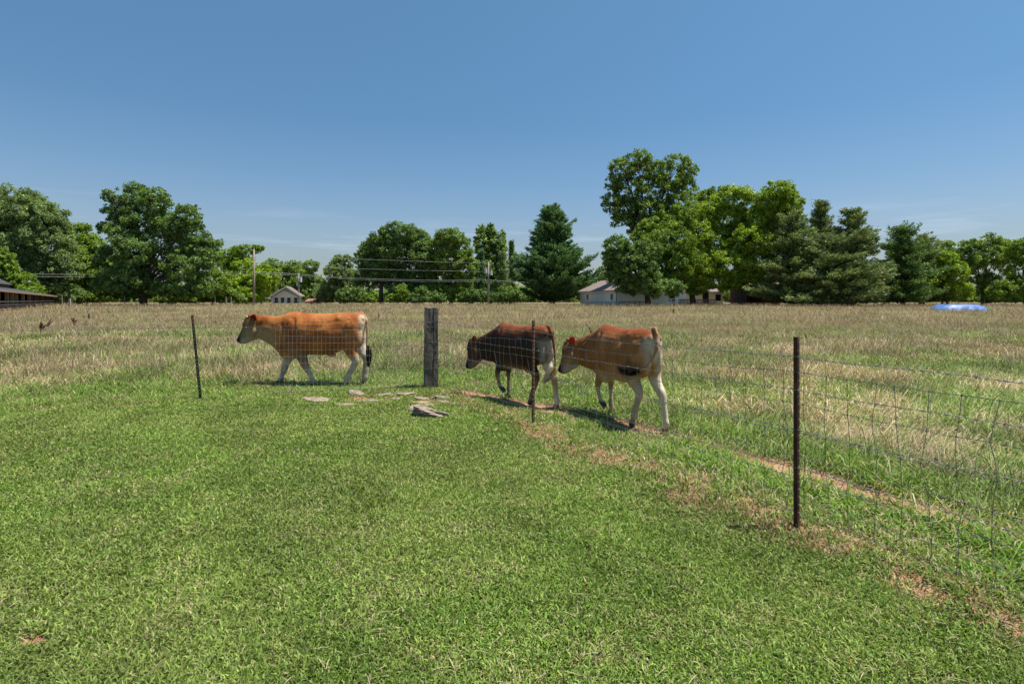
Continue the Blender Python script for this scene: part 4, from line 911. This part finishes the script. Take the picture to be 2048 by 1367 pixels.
# ------------------------------------------------------------ cattle
def hide_mat():
    m, nt, b = mat('cow_hide')
    a = nd(nt, 'ShaderNodeVertexColor', layer_name='Col')
    tc = nd(nt, 'ShaderNodeTexCoord'); mp = nd(nt, 'ShaderNodeMapping'); mp.inputs['Scale'].default_value = (1, 1, .6)
    nt.links.new(tc.outputs['Object'], mp.inputs[0])
    n = nd(nt, 'ShaderNodeTexNoise'); n.inputs['Scale'].default_value = 9; n.inputs['Detail'].default_value = 9; n.inputs['Roughness'].default_value = .7
    nt.links.new(mp.outputs[0], n.inputs[0])
    r = ramp(nt, n.outputs[0], [(.3, (.72, .72, .72)), (.7, (1.18, 1.18, 1.18))])
    mx = nd(nt, 'ShaderNodeMix', data_type='RGBA', blend_type='MULTIPLY'); mx.inputs[0].default_value = 1
    nt.links.new(a.outputs[0], mx.inputs[6]); nt.links.new(r, mx.inputs[7]); nt.links.new(mx.outputs[2], b.inputs['Base Color'])
    mp2 = nd(nt, 'ShaderNodeMapping'); mp2.inputs['Scale'].default_value = (60, 60, 18); nt.links.new(tc.outputs['Object'], mp2.inputs[0])
    n2 = nd(nt, 'ShaderNodeTexNoise'); n2.inputs['Scale'].default_value = 2; n2.inputs['Detail'].default_value = 4
    nt.links.new(mp2.outputs[0], n2.inputs[0])
    n3 = nd(nt, 'ShaderNodeTexNoise'); n3.inputs['Scale'].default_value = 7; n3.inputs['Detail'].default_value = 3
    nt.links.new(tc.outputs['Object'], n3.inputs[0])
    b1 = nd(nt, 'ShaderNodeBump'); b1.inputs['Strength'].default_value = .35; b1.inputs['Distance'].default_value = .006
    b2 = nd(nt, 'ShaderNodeBump'); b2.inputs['Strength'].default_value = .45; b2.inputs['Distance'].default_value = .03
    nt.links.new(n3.outputs[0], b2.inputs['Height']); nt.links.new(n2.outputs[0], b1.inputs['Height'])
    nt.links.new(b2.outputs[0], b1.inputs['Normal']); nt.links.new(b1.outputs[0], b.inputs['Normal'])
    b.inputs['Roughness'].default_value = .55; b.inputs['Specular IOR Level'].default_value = .14
    return m
M_HIDE = hide_mat()
M_EAR = leafmat('ear_skin', .7, .38, .2, (1.1, .32, .16))
K = .001555
def c1(px, py): return (1150-px)*K, (1085-py)*K       # side-view tracing to metres

def lofts(secs, n=20, lat=Vector((0, 1, 0)), pw=.9):
    """secs: (top, bottom, halfwidth, y) -> closed loft"""
    vs = []; fs = []
    for T, B, w, y in secs:
        T = Vector((T[0], y, T[1])); B = Vector((B[0], y, B[1])); c = (T+B)/2; u = (T-B)/2
        for k in range(n):
            a = 2*math.pi*k/n; ca, sa = math.cos(a), math.sin(a)
            vs.append(c+u*math.copysign(abs(ca)**pw, ca)+lat*w*math.copysign(abs(sa)**pw, sa))
    m = len(secs)
    for i in range(m-1):
        for k in range(n):
            a = i*n+k; b = i*n+(k+1) % n; fs.append((a, b, b+n, a+n))
    fs += [tuple(range(n))[::-1], tuple(range((m-1)*n, m*n))]
    return vs, fs
def dense(secs, sub=4):
    """Catmull-Rom resample of the section list"""
    A = np.array([[*T, *B, w, y] for T, B, w, y in secs], float); out = []
    P = np.vstack([2*A[0]-A[1], A, 2*A[-1]-A[-2]])
    for i in range(1, len(P)-2):
        for k in range(sub):
            t = k/sub; p0, p1, p2, p3 = P[i-1:i+3]
            out.append(.5*((2*p1)+(-p0+p2)*t+(2*p0-5*p1+4*p2-p3)*t*t+(-p0+3*p1-3*p2+p3)*t**3))
    out.append(A[-1])
    return [((r[0], r[1]), (r[2], r[3]), max(r[4], .008), r[5]) for r in out]
def leg_secs(js, y0, y1, lf=.8):
    """js: (x, z, r) joints down the leg; sections stand across the leg direction"""
    out = []; n = len(js); js = [(q[0], q[1], q[2]*1.09) for q in js]
    for i, (x, z, r, *q) in enumerate(js):
        a = js[max(i-1, 0)]; b = js[min(i+1, n-1)]
        d = Vector((b[0]-a[0], b[1]-a[1])); d.normalize(); p = Vector((-d.y, d.x))   # across
        t = min(1, i/3); y = y0*(1-t)+y1*t
        w = r*(q[0] if q else (.34, .42, .55, .72)[i] if i < 4 else lf)
        out.append(((x+p.x*r, z+p.y*r), (x-p.x*r, z-p.y*r), w, y))
    return out
def ellipsoid(c, r, n=12):
    vs = []; fs = []
    for i in range(n+1):
        th = math.pi*i/n
        for k in range(n):
            a = 2*math.pi*k/n
            vs.append(Vector((c[0]+r[0]*math.sin(th)*math.cos(a), c[1]+r[1]*math.sin(th)*math.sin(a), c[2]+r[2]*math.cos(th))))
    for i in range(n):
        for k in range(n):
            a = i*n+k; b = i*n+(k+1) % n; fs.append((a, b, b+n, a+n))
    return vs, fs

TRUNK = [((-.935, 1.24), (-.915, 1.06), .05, 0), ((-.885, 1.325), (-.88, .92), .145, 0), ((-.76, 1.352), (-.77, .80), .205, 0),
         ((-.60, 1.35), (-.62, .70), .235, 0), ((-.46, 1.345), (-.46, .63), .245, 0), ((-.30, 1.335), (-.30, .58), .262, 0),
         ((-.10, 1.33), (-.10, .56), .262, 0), ((.10, 1.335), (.10, .565), .258, 0), ((.25, 1.35), (.25, .535), .25, 0),
         ((.39, 1.355), (.39, .49), .215, 0), ((.51, 1.335), (.53, .49), .185, 0), ((.62, 1.30), (.66, .58), .15, 0),
         ((.76, 1.285), (.80, .71), .115, 0), ((.92, 1.29), (.95, .80), .095, 0), ((1.06, 1.285), (1.07, .88), .085, 0), ((1.13, 1.26), (1.12, .98), .06, 0)]
HEAD = [(c1(392, 236), c1(440, 290), .055), (c1(335, 240), c1(455, 330), .078), (c1(298, 292), c1(478, 415), .098), (c1(276, 348), c1(485, 478), .100),
        (c1(262, 405), c1(455, 530), .084), (c1(240, 462), c1(385, 560), .066), (c1(214, 510), c1(325, 583), .058), (c1(200, 540), c1(288, 592), .056), (c1(206, 566), c1(258, 590), .034)]

def colour(scheme, p, part, n):
    x, y, z = p
    def mixc(a, b, t): return tuple(a[i]*(1-t)+b[i]*t for i in range(3))
    def st(a, b, v): t = min(1, max(0, (v-a)/(b-a))); return t*t*(3-2*t)
    if scheme == 'red':
        base = (.31, .096, .020); dark = (.26, .062, .016); pale = (.58, .44, .28); leg = (.42, .33, .25)
        c = mixc(base, dark, st(1.25, 1.36, z)*.6+.25*n)
        c = mixc(c, (.42, .165, .045), .65*st(.42, .60, n+.12*math.exp(-((z-1.08)/.12)**2)-.1*math.exp(-((x-.42)/.2)**2)))  # golden mid-flank highlight painted into the coat, broken up by noise
        c = mixc(c, (.24, .085, .026), .45*(1-st(.60, .82, z+.1*(n-.5))))  # shade of the lower flank painted into the coat
        c = mixc(c, pale, (1-st(.50, .62, z))*.55)
        c = mixc(c, pale, st(-.80, -.91, x)*.95*st(.75, .95, z+.15*n)*(1-st(1.26, 1.34, z)))
        if x > .55 and part == 'trunk': c = mixc(c, (.40, .26, .13), st(.6, .9, x)*(1-st(.95, 1.15, z)))
        c = mixc(c, dark, .7*math.exp(-((x-.42+.15*(z-.9))/.05)**2)*st(.75, .9, z))  # shadow of the groove behind the shoulder, painted as a dark band
        if part == 'head': 
            c = (.22, .11, .042); c = mixc(c, (.30, .22, .12), .8*(1-st(.95, 1.2, z)))
            c = mixc(c, dark, st(1.22, 1.30, z)*.9)
        if part == 'front': c = mixc(leg, (.22, .10, .042), st(.16, .55, z)*.9); c = mixc(c, base, st(.62, .85, z))
        if part == 'hind': c = mixc(mixc(leg, (.56, .46, .34), .4), base, st(.40, .60, z+.5*(x+.70)))
        if part == 'fardleg': c = mixc(leg, (.66, .6, .5), st(.3, .6, z)*.7)
        if part == 'tail': c = mixc(base, (.62, .42, .25), .25+.2*n)
    elif scheme == 'black':
        base = (.034, .016, .009); red = (.25, .070, .020); pale = (.60, .52, .39); leg = (.26, .17, .11)
        c = mixc(base, red, st(1.12, 1.30, z+.25*(n-.5))*.9*(1-st(.35, .65, x)*.85))
        c = mixc(c, (.30, .19, .10), (1-st(.58, .68, z))*.8*(1-st(.2, .35, x)))
        c = mixc(c, pale, st(-.72, -.92, x+.14*(n-.5))*(1-st(1.0, 1.22, z))*.9)
        if part == 'trunk' and y > .05 : c = mixc(c, base, .3)
        if part == 'head': c = mixc(base, (.16, .07, .03), .3+.4*st(.9, 1.2, z)*(1-st(1.18, 1.25, x)))
        if part == 'front': c = mixc(leg, base, st(.36, .55, z)); c = mixc(c, (.40, .33, .27), (1-st(.12, .3, z))*.6)
        if part == 'hind': c = mixc((.24, .13, .08), base, st(.3, .6, z))
        if part == 'fardleg': c = mixc((.50, .40, .31), pale, st(.3, .5, z)); c = mixc(c, (.30, .12, .05), math.exp(-((z-.42)/.13)**2)*.7*(x < -.8))
        if part == 'tail': c = mixc((.20, .06, .025), base, .4*n)
    else:
        base = (.31, .118, .034); dark = (.20, .050, .014); pale = (.66, .56, .42); leg = (.50, .37, .24)
        c = mixc(base, dark, min(1, st(1.22, 1.33, z)*.9+.2*n+.6*st(.35, .7, x)*st(.9, 1.15, z)))
        c = mixc(c, (.43, .20, .072), .7*st(.38, .60, n)*(1-st(1.15, 1.28, z))*(1-st(.4, .6, x)))
        c = mixc(c, pale, (1-st(.55, .72, z+.1*(n-.5)))*.55)
        c = mixc(c, pale, st(-.78, -.95, x+.14*(n-.5)-.06*(z-.9))*(1-st(1.16, 1.30, z))*.9)
        if part == 'trunk' and x > .45: c = mixc(c, (.25, .12, .045), .4)
        if part == 'head': c = mixc((.22, .10, .038), (.28, .17, .08), 1-st(.9, 1.15, z))
        if part == 'front': c = mixc(leg, (.29, .13, .05), st(.18, .58, z)*.9)
        if part == 'hind': c = mixc(leg, base, st(.55, .85, z)*.8)
        if part == 'fardleg': c = mixc(leg, pale, .6)
        if part == 'tail': c = mixc(base, pale, .15)
    if part == 'head':
        # dark bridge, darker muzzle with a pale ring
        fx, fz = c1(240, 462); d = (x-fx)*.83+(z-fz)*.1
        front = st(-.055, .005, x-(1.355+.36*(1.15-z)*.55))
        c = mixc(c, (.035, .022, .015), front*.8*(1-st(1.16, 1.24, z)*.7))
        mz = st(.845, .80, z)
        c = mixc(c, (.42, .36, .29) if scheme != 'black' else (.28, .17, .11), st(.90, .86, z)*(1-st(1.36, 1.38, x))*.55)
        c = mixc(c, (.015, .012, .011), st(1.375, 1.41, x)*st(.92, .88, z))
    if scheme != 'red' and part == 'front' and x < .47 and z < .215 and x > .0 and y > .0 and z > .06 and x < .30+.9*z: c = mixc(c, (.025, .018, .014), .9)
    if part in ('front', 'hind', 'fardleg'):
        c = mixc(c, (.05, .035, .026), (1-st(.055, .075, z))*.9)
    k = 1 if n is None else .86+.28*n
    return tuple(v*k for v in c)

def make_cow(label, loc, theta, scale, scheme, legs, tail, tail_y, neck=0, headp=0, heady=0, switch=None, switch_len=.34):
    root = empty('cow', loc, label, 'cow', 'cattle walking along the fence', rz=math.pi-theta)
    root.scale = scale
    V = []; Fc = []; C = []
    def put(vs, fs, part, xf=None):
        b = len(V)
        for v in vs:
            n = fbm(v.x*5+v.y*3+20, v.z*6+v.y*2+11, 3)
            C.append(colour(scheme, v, part, float(n)))
            V.append(xf(v) if xf else v)
        Fc.extend([tuple(b+i for i in f) for f in fs])
    def bend(v):
        t = min(1, max(0, (v.x-.42)/.55)); t = t*t*(3-2*t)
        pv = Vector((.45, 0, 1.0)); R = Matrix.Rotation(neck*t, 3, 'Y')@Matrix.Rotation(heady*t*.5, 3, 'Z')
        return R@(v-pv)+pv
    def headx(v):
        pv = Vector((1.08, 0, 1.16)); R = Matrix.Rotation(headp, 3, 'Y')@Matrix.Rotation(heady*.5, 3, 'Z')
        return bend_full(R@(v-pv)+pv)
    def bend_full(v):
        pv = Vector((.45, 0, 1.0)); R = Matrix.Rotation(neck, 3, 'Y')@Matrix.Rotation(heady*.5, 3, 'Z')
        return R@(v-pv)+pv
    put(*lofts(dense(TRUNK), 28), 'trunk', bend)
    H = [(t, b, w, 0) for t, b, w in HEAD]
    put(*lofts(dense(H), 20, pw=.85), 'head', headx)
    for s in (-1, 1):
        put(*ellipsoid((.40, .135*s, .98), (.12, .085, .27)), 'trunk')          # shoulder blade
        put(*ellipsoid((.50, .12*s, .80), (.10, .075, .13)), 'trunk')           # point of shoulder
        put(*ellipsoid((-.885, .085*s, 1.235), (.045, .045, .05)), 'trunk')      # pin bone
        put(*ellipsoid((-.66, .145*s, 1.03), (.20, .095, .25)), 'trunk')         # rump muscle
        put(*ellipsoid((-.80, .105*s, .93), (.10, .08, .22)), 'trunk')           # thigh behind
        put(*ellipsoid((1.16, .075*s, 1.0), (.075, .04, .10)), 'head', headx)    # cheek
        put(*ellipsoid((1.325, .05*s, 1.15), (.035, .032, .03)), 'head', headx) # brow
    put(*ellipsoid((.56, 0, .60), (.13, .07, .12)), 'trunk')                     # brisket
    put(*ellipsoid((-.30, 0, .555), (.08, .03, .035)), 'trunk')
    put(*ellipsoid((.38, 0, 1.325), (.16, .06, .045)), 'trunk')                  # withers
    put(*ellipsoid((1.215, 0, 1.285), (.06, .085, .045)), 'head', headx)         # poll tuft
    for js, y0, y1, part in legs:
        put(*lofts(dense(leg_secs(js, y0, y1), 3), 14, pw=1), part)
    # tail
    mb = MB(); n = len(tail); mb.tube([Vector((a, tail_y[i] if hasattr(tail_y, '__len__') else tail_y, b)) for i, (a, b) in enumerate(tail)], [.034-.018*i/(n-1) for i in range(n)], 10)
    put([Vector(v) for v in mb.v], mb.f, 'tail')
    me = bpy.data.meshes.new('raw'); me.from_pydata([tuple(v) for v in V], [], Fc)
    bm = bmesh.new(); bm.from_mesh(me); bmesh.ops.recalc_face_normals(bm, faces=bm.faces); bm.to_mesh(me); bm.free()
    tmp = bpy.data.objects.new('raw', me); COL.objects.link(tmp)
    rm = tmp.modifiers.new('r', 'REMESH'); rm.mode = 'VOXEL'; rm.voxel_size = .0125
    sm = tmp.modifiers.new('s', 'SMOOTH'); sm.factor = .5; sm.iterations = 3
    dg = bpy.context.evaluated_depsgraph_get()
    body = bpy.data.meshes.new_from_object(tmp.evaluated_get(dg)); bpy.data.objects.remove(tmp)
    body.name = 'body'; body.materials.clear()
    # ribs, the hollow before the hip, the groove behind the shoulder, folds of the neck
    lean = {'red': .5, 'black': .35, 'fawn': .7}[scheme]; disp = []
    for v in body.vertices:
        x, y, z = v.co; a = abs(y); d = 0
        side = float(smooth(.08, .16, a))
        top = float(smooth(.06, .12, a)); hb = {'red': 1, 'black': 1.3, 'fawn': 1.7}[scheme]; d += .022*hb*top*math.exp(-((x+.47)/.055)**2-((z-1.255)/.05)**2); d -= .020*hb*side*math.exp(-((x+.30)/.10)**2-((z-1.18)/.09)**2); d -= .012*hb*side*math.exp(-((x+.66)/.09)**2-((z-1.22)/.05)**2)
        if scheme == 'red': d -= .020*float(smooth(.03, .06, a))*math.exp(-((x-1.035+.35*(z-1.05))/.028)**2)*float(smooth(.86, .92, z)*(1-smooth(1.12, 1.2, z)))
        xs = .30+.12*(z-.9); d -= .022*side*math.exp(-((x-xs)/.032)**2)*float(smooth(.62, .75, z)*(1-smooth(1.18, 1.3, z)))
        d -= .018*side*math.exp(-((x-.52-.25*(z-.9))/.03)**2)*float(smooth(.7, .8, z)*(1-smooth(1.1, 1.2, z)))
        d += .0060*lean*side*math.sin(2*math.pi*(x+.28*(z-.9))/.085)*float(smooth(-.32, -.2, x)*(1-smooth(.18, .28, x))*smooth(.72, .85, z)*(1-smooth(1.12, 1.25, z)))
        d -= .014*side*math.exp(-((x+.50+.35*(z-.8))/.03)**2)*float(smooth(.68, .78, z)*(1-smooth(1.0, 1.1, z)))
        if x > .55 and z > .6: d += .0045*lean*math.sin(2*math.pi*(x*.8+.5*(z))/.055)*float(1-smooth(.95, 1.02, x))*side
        d += (mnoise.noise(v.co*4.5)*.010+mnoise.noise(v.co*9)*.005+mnoise.noise(v.co*18)*.002)
        disp.append(v.co+v.normal*d)
    for v, p in zip(body.vertices, disp): v.co = p
    kd = kdtree.KDTree(len(V))
    for i, v in enumerate(V): kd.insert(v, i)
    kd.balance()
    cols = []
    for v in body.vertices:
        acc = np.zeros(3); ws = 0
        for co, i, d in kd.find_n(v.co, 5):
            w = 1/(d+.012); acc += np.array(C[i])*w; ws += w
        cols.append(acc/ws)
    put_col(body, np.array(cols)); body.polygons.foreach_set('use_smooth', [True]*len(body.polygons))
    bo = link('body', body, M_HIDE, root)
    # ears: cupped leaves
    for s in (-1, 1):
        vs = []; fs = []; N = 9; R_ = 7
        for i in range(N+1):
            t = i/N; wd = .070*math.sin(math.pi*min(1, t*.93+.07))**.7*(1-.15*t); 
            for k in range(R_+1):
                a = (k/R_-.5)*2; cup = .035*(1-a*a)*math.sin(math.pi*min(1, t+.1))
                vs.append(Vector((-cup, t*.18, a*wd)))
        for i in range(N):
            for k in range(R_):
                q = i*(R_+1)+k; fs.append((q, q+1, q+R_+2, q+R_+1))
        b = [(v+Vector((-.009, 0, 0))) for v in vs]
        nn = len(vs); vs2 = vs+b; fs2 = fs+[tuple(j+nn for j in f[::-1]) for f in fs]
        e1 = Vector((-.42, .42, .62)).normalized(); e3 = Vector((-.10, .95, -.15)); e3 = (e3-e1*e3.dot(e1)).normalized(); e2 = e3.cross(e1)
        rotE = Matrix((e3, e1, e2)).transposed()
        out = []
        for v in vs2:
            w = rotE@v if True else v
            w = Vector((w.x, w.y*s, w.z))+Vector((1.165, .072*s, 1.19))
            out.append(headx(w))
        em = bpy.data.meshes.new('ear'); em.from_pydata([tuple(v) for v in out], [], fs2)
        inner = {'red': (.16, .05, .022), 'black': (.24, .06, .03), 'fawn': (.50, .05, .03)}[scheme]  # red glow of sun through the ear put into the colour, strongest on fawn
        outer = {'red': (.30, .10, .035), 'black': (.07, .03, .015), 'fawn': (.32, .15, .06)}[scheme]
        cc = []
        for i in range(len(vs2)):
            k = (i % nn) % (R_+1); row = (i % nn)//(R_+1)
            edge = k in (0, R_) or row == N
            cc.append(outer if i >= nn else ((.40, .24, .12) if edge else inner))
        put_col(em, np.array(cc)); em.polygons.foreach_set('use_smooth', [True]*len(em.polygons))
        link('ear', em, M_EAR, root)
        ev, ef = ellipsoid((0, 0, 0), (.021, .014, .019), 10)
        ev = [headx(v+Vector((1.322, .073*s, 1.112))) for v in ev]
        m2 = bpy.data.meshes.new('eye'); m2.from_pydata([tuple(v) for v in ev], [], ef); m2.polygons.foreach_set('use_smooth', [True]*len(m2.polygons))
        link('eye', m2, M_EYE, root)
        if scheme != 'black' or s > 0:
            ev, ef = ellipsoid((0, 0, 0), (.018, .022, .018), 8)
            ev = [headx(v+Vector((1.262, .058*s, 1.272))) for v in ev]
            m3 = bpy.data.meshes.new('horn_bud'); m3.from_pydata([tuple(v) for v in ev], [], ef); m3.polygons.foreach_set('use_smooth', [True]*len(m3.polygons))
            link('horn_bud', m3, M_HORN if scheme == 'red' else M_HORN2, root)
    # tail switch: strands of hair
    rnd = np.random.RandomState(hash(scheme) % 1000 if False else {'red': 3, 'black': 5, 'fawn': 8}[scheme])
    sv = []; sf = []; sc = []
    P0, P1, P2 = [Vector(q) for q in switch[0]]
    for i in range(420):
        t0 = rnd.rand()*.55; r = rnd.randn(3)
        pts = []
        for k in range(5):
            t = t0+(1-t0)*(k/4)*(.75+.3*rnd.rand()) if k else t0
            t = min(t, 1.08)
            p = P0*(1-t)**2+P1*2*t*(1-t)+P2*t*t
            sp = (.012+.036*math.sin(math.pi*min(1, t*.85+.05)))*(.62 if scheme == 'red' else .9)
            pts.append(p+Vector(r)*sp*.75)
        for k, p in enumerate(pts):
            w = .0045*(1-k/4*.8); o = Vector((r[1], r[0], .1)).normalized()*w
            sv += [p-o, p+o]; tcol = k/4*(1-t0)+t0
            c = np.array(switch[1])*(1-tcol)+np.array(switch[2])*tcol; sc += [c*(.7+.6*rnd.rand())]*2
        b = len(sv)-10
        for k in range(4): sf.append((b+2*k, b+2*k+1, b+2*k+3, b+2*k+2))
    sm_ = bpy.data.meshes.new('tail_switch'); sm_.from_pydata([tuple(v) for v in sv], [], sf); put_col(sm_, np.array(sc))
    link('tail_switch', sm_, M_HAIR, root)
    return root
M_EYE = noisy('eye_dark', [(0, (.008, .006, .005)), (1, (.02, .012, .008))], 3, rough=.12, bump=0, spec=.5)
M_HORN = noisy('horn_pale', [(.3, (.62, .52, .40)), (.7, (.75, .66, .54))], 30, rough=.6, bump=.2)
M_HORN2 = noisy('horn_dull', [(.3, (.22, .14, .08)), (.7, (.34, .22, .13))], 30, rough=.6, bump=.2)
M_HAIR = leafmat('hair', .6, .15, .3, (1, .9, .7))
def J(lst): return [(*c1(a, b), r*K) for a, b, r in lst]
A_ = J([(860, 560, 95), (825, 660, 78), (795, 745, 62), (770, 830, 44), (742, 905, 36), (722, 965, 28), (706, 1020, 28), (692, 1048, 26), (676, 1066, 33), (668, 1084, 36)])
B_ = J([(930, 520, 95), (965, 640, 82), (1005, 735, 58), (1040, 825, 44), (1078, 905, 35), (1108, 965, 27), (1134, 1020, 28), (1142, 1046, 26), (1140, 1066, 33), (1136, 1084, 36)])
C_ = J([(1570, 420, 70), (1570, 500, 115), (1578, 610, 92), (1602, 700, 58), (1645, 775, 44), (1640, 820, 38), (1600, 895, 30), (1563, 960, 29), (1548, 1000, 33), (1538, 1035, 27), (1524, 1062, 34), (1518, 1084, 37)])
D_ = J([(1615, 420, 60), (1630, 520, 95), (1655, 620, 72), (1690, 700, 52), (1728, 770, 46), (1736, 820, 39), (1733, 900, 32), (1724, 970, 31), (1716, 1010, 35), (1706, 1044, 27), (1694, 1066, 34), (1690, 1084, 37)])
make_cow('orange brown cow in full side view behind the mesh, left of the timber post', at(632, 10.3), 0, (1, 1, 1), 'red',
         [(A_, -.14, -.09, 'fardleg'), (B_, .14, .10, 'front'), (C_, .13, .12, 'hind'), (D_, -.12, -.12, 'fardleg')],
         [c1(1650, 225), c1(1705, 228), c1(1745, 262), c1(1765, 330), c1(1770, 450), c1(1768, 560), c1(1770, 650)], .02,
         switch=([(*c1(1770, 600),)], 0, 0) if False else ([(c1(1770, 610)[0], .02, c1(1770, 610)[1]), (c1(1800, 700)[0], .03, c1(1800, 700)[1]), (c1(1790, 860)[0], .03, c1(1790, 860)[1])], (.05, .025, .015), (.03, .018, .012)))
# the two nearer animals: local joint lists (x forward, z up, radius)
LF = [(.46, .98, .13), (.44, .80, .115), (.44, .66, .085), (.50, .54, .062), (.545, .425, .052), (.52, .33, .038), (.47, .24, .038), (.42, .195, .038), (.36, .175, .045), (.315, .135, .048)]
RF = [(.44, .98, .13), (.41, .80, .115), (.385, .66, .085), (.385, .54, .062), (.39, .42, .052), (.385, .30, .038), (.375, .17, .044), (.375, .11, .038), (.39, .055, .050), (.395, .002, .054)]
LH = [(-.60, 1.05, .12), (-.56, .90, .19), (-.50, .74, .145), (-.55, .60, .092), (-.635, .50, .066), (-.64, .44, .058), (-.58, .32, .046), (-.52, .20, .044), (-.50, .13, .046), (-.475, .09, .040), (-.455, .05, .050), (-.45, .002, .055)]
RH = [(-.66, 1.05, .12), (-.70, .90, .18), (-.74, .74, .13), (-.83, .60, .085), (-.93, .50, .066), (-.955, .43, .058), (-.985, .32, .046), (-1.01, .20, .044), (-1.03, .13, .050), (-1.03, .09, .040), (-1.01, .05, .050), (-1.005, .002, .055)]
def cow_legs(w=.08): return [(LF, .14, .10, 'front'), (RF, -.13, -.07, 'front'), (LH, .13, w, 'hind'), (RH, -.13, -w, 'fardleg')]
TH2 = math.radians(52)
make_cow('dark brown cow with reddish back, walking behind the rusty post right of the timber post', at(1036, 8.72), TH2, (.82, .78, .90), 'black', cow_legs(),
         [(-.84, 1.34), (-.90, 1.33), (-.955, 1.24), (-.985, 1.08), (-1.0, .90), (-1.01, .74), (-1.01, .66)], [0, 0, -.01, -.03, -.04, -.05, -.05], neck=math.radians(21), headp=math.radians(2), heady=math.radians(34),
         switch=([(-1.01, -.05, .68), (-.99, .0, .60), (-.86, .10, .42)], (.45, .33, .18), (.55, .45, .30)))
TH3 = math.radians(68)
make_cow('fawn cow with pale hindquarters and a red lit ear, rightmost and nearest of the three', at(1241, 7.38), TH3, (.84, .78, .92), 'fawn', cow_legs(.10),
         [(-.84, 1.34), (-.90, 1.36), (-.96, 1.29), (-.99, 1.12), (-.97, .98), (-.92, .88), (-.84, .80)], [0, 0, .01, .04, .10, .17, .24], neck=math.radians(17), headp=math.radians(-2), heady=math.radians(44),
         switch=([(-.85, .23, .81), (-.70, .33, .73), (-.46, .36, .83)], (.03, .02, .012), (.02, .012, .01)))
# ------------------------------------------------------------ single weeds in the pasture
M_SEED = noisy('dock_seed', [(.3, (.05, .020, .012)), (.7, (.13, .05, .03))], 60, 3, .9, .2)
M_STALK = noisy('dry_stalk', [(.3, (.12, .09, .05)), (.7, (.24, .18, .11))], 30, 3, .9, .2)
def dock(label, px, py, h, curve=0, n=3, seed=0, thick=1.0):
    rng = np.random.RandomState(seed+400); D = CZ*F/(py-HY+0); D = min(D, 60)
    foot = at(px, D); root = empty('dock_weed', foot, label, 'weed', 'dark seeding weeds in the pasture')
    st = MB(); sd = MB()
    for k in range(n):
        a = rng.rand()*6.28; sp = .10*k; top = Vector((curve+math.cos(a)*sp, math.sin(a)*sp, h*(1-.12*k))); mid = Vector((curve*.25, 0, h*.55))
        pts = [Vector((0, 0, -.02))*(1-t)**2+mid*2*t*(1-t)+top*t*t for t in np.linspace(0, 1, 9)]
        st.tube(pts, [.006*thick*(1-.5*t) for t in np.linspace(0, 1, 9)], 5)
        for j in range(90):
            t = .5+.5*rng.rand(); p = Vector((0, 0, 0))+mid*2*t*(1-t)+top*t*t; o = Vector(rng.randn(3))*.014*thick*(1.25-t)*1.5; q = Vector(rng.randn(3)).normalized()*.012*thick
            u = q.orthogonal().normalized()*.008*thick; c = p+o; sd.add([c-q, c+u, c+q, c-u], [(0, 1, 2, 3)])
    st.build('stalk', M_STALK, root); sd.build('seed_head', M_SEED, root)
dock('upright dark weed left, near the barn, beside a curved one', 80, 672, .62, .04, 3, 1, 2.0)
dock('long curved weed stalk arching right, left foreground of the pasture', 88, 668, .66, .34, 2, 2, 1.6)
dock('reddish weed standing below the gap between the left trees', 148, 656, .60, .0, 3, 3, 2.0)
dock('thin dark red weed right of the reddish one', 179, 650, .66, -.03, 2, 4, 1.8)
dock('slim dark weed above the orange cow\'s back, under the white house', 583, 645, .70, 0, 2, 5, 1.6)
dock('green brown weed above the orange cow\'s rump', 728, 648, .62, .02, 2, 6, 1.6)
dock('pale weed in the pasture right of the orange cow\'s tail', 757, 648, .62, 0, 2, 7, 1.3)
dock('curved dark seed plume rising behind the fawn cow\'s neck', 1192, 700, .80, -.30, 2, 8, 1.3)
dock('small dark weed below the trunk of the tall tree', 1348, 636, .55, 0, 2, 9, 2.0)
dock('curling dark weed above the near right post', 1616, 690, .40, -.12, 2, 10, 1.1)
def flower(label, px, py, z, seed):
    D = CZ*F/(py-HY+25); foot = at(px, D); root = empty('chicory_flower', foot, label, 'flower', 'small pale blue flowers in the grass')
    rng = np.random.RandomState(seed); st = MB(); st.tube([(0, 0, 0), (.02, 0, z*.5), (0, .02, z)], .0025, 4); st.build('stem', M_STALK, root)
    m = MB()
    for k in range(3):
        c = Vector((rng.randn()*.05, rng.randn()*.05, z+rng.randn()*.04))
        for j in range(9):
            a = j*.698; u = Vector((math.cos(a), -.2, math.sin(a))); w = Vector((-math.sin(a), 0, math.cos(a)))*.005
            m.add([c, c+u*.012+w, c+u*.018, c+u*.012-w], [(0, 1, 2, 3)])
    m.build('petals', M_CHICORY, root)
M_CHICORY = noisy('chicory', [(.3, (.42, .44, .66)), (.7, (.55, .57, .76))], 20, 2, .7, 0)
flower('pale blue flowers under the orange cow\'s belly', 620, 712, .3, 1)
flower('pale blue flowers between the dark and the fawn cow', 1160, 778, .2, 2)
flower('pale blue flower in the tall grass left of the near right post', 1578, 808, .35, 3)

flower('pale blue flowers at the left edge of the pasture', 62, 705, .42, 5)
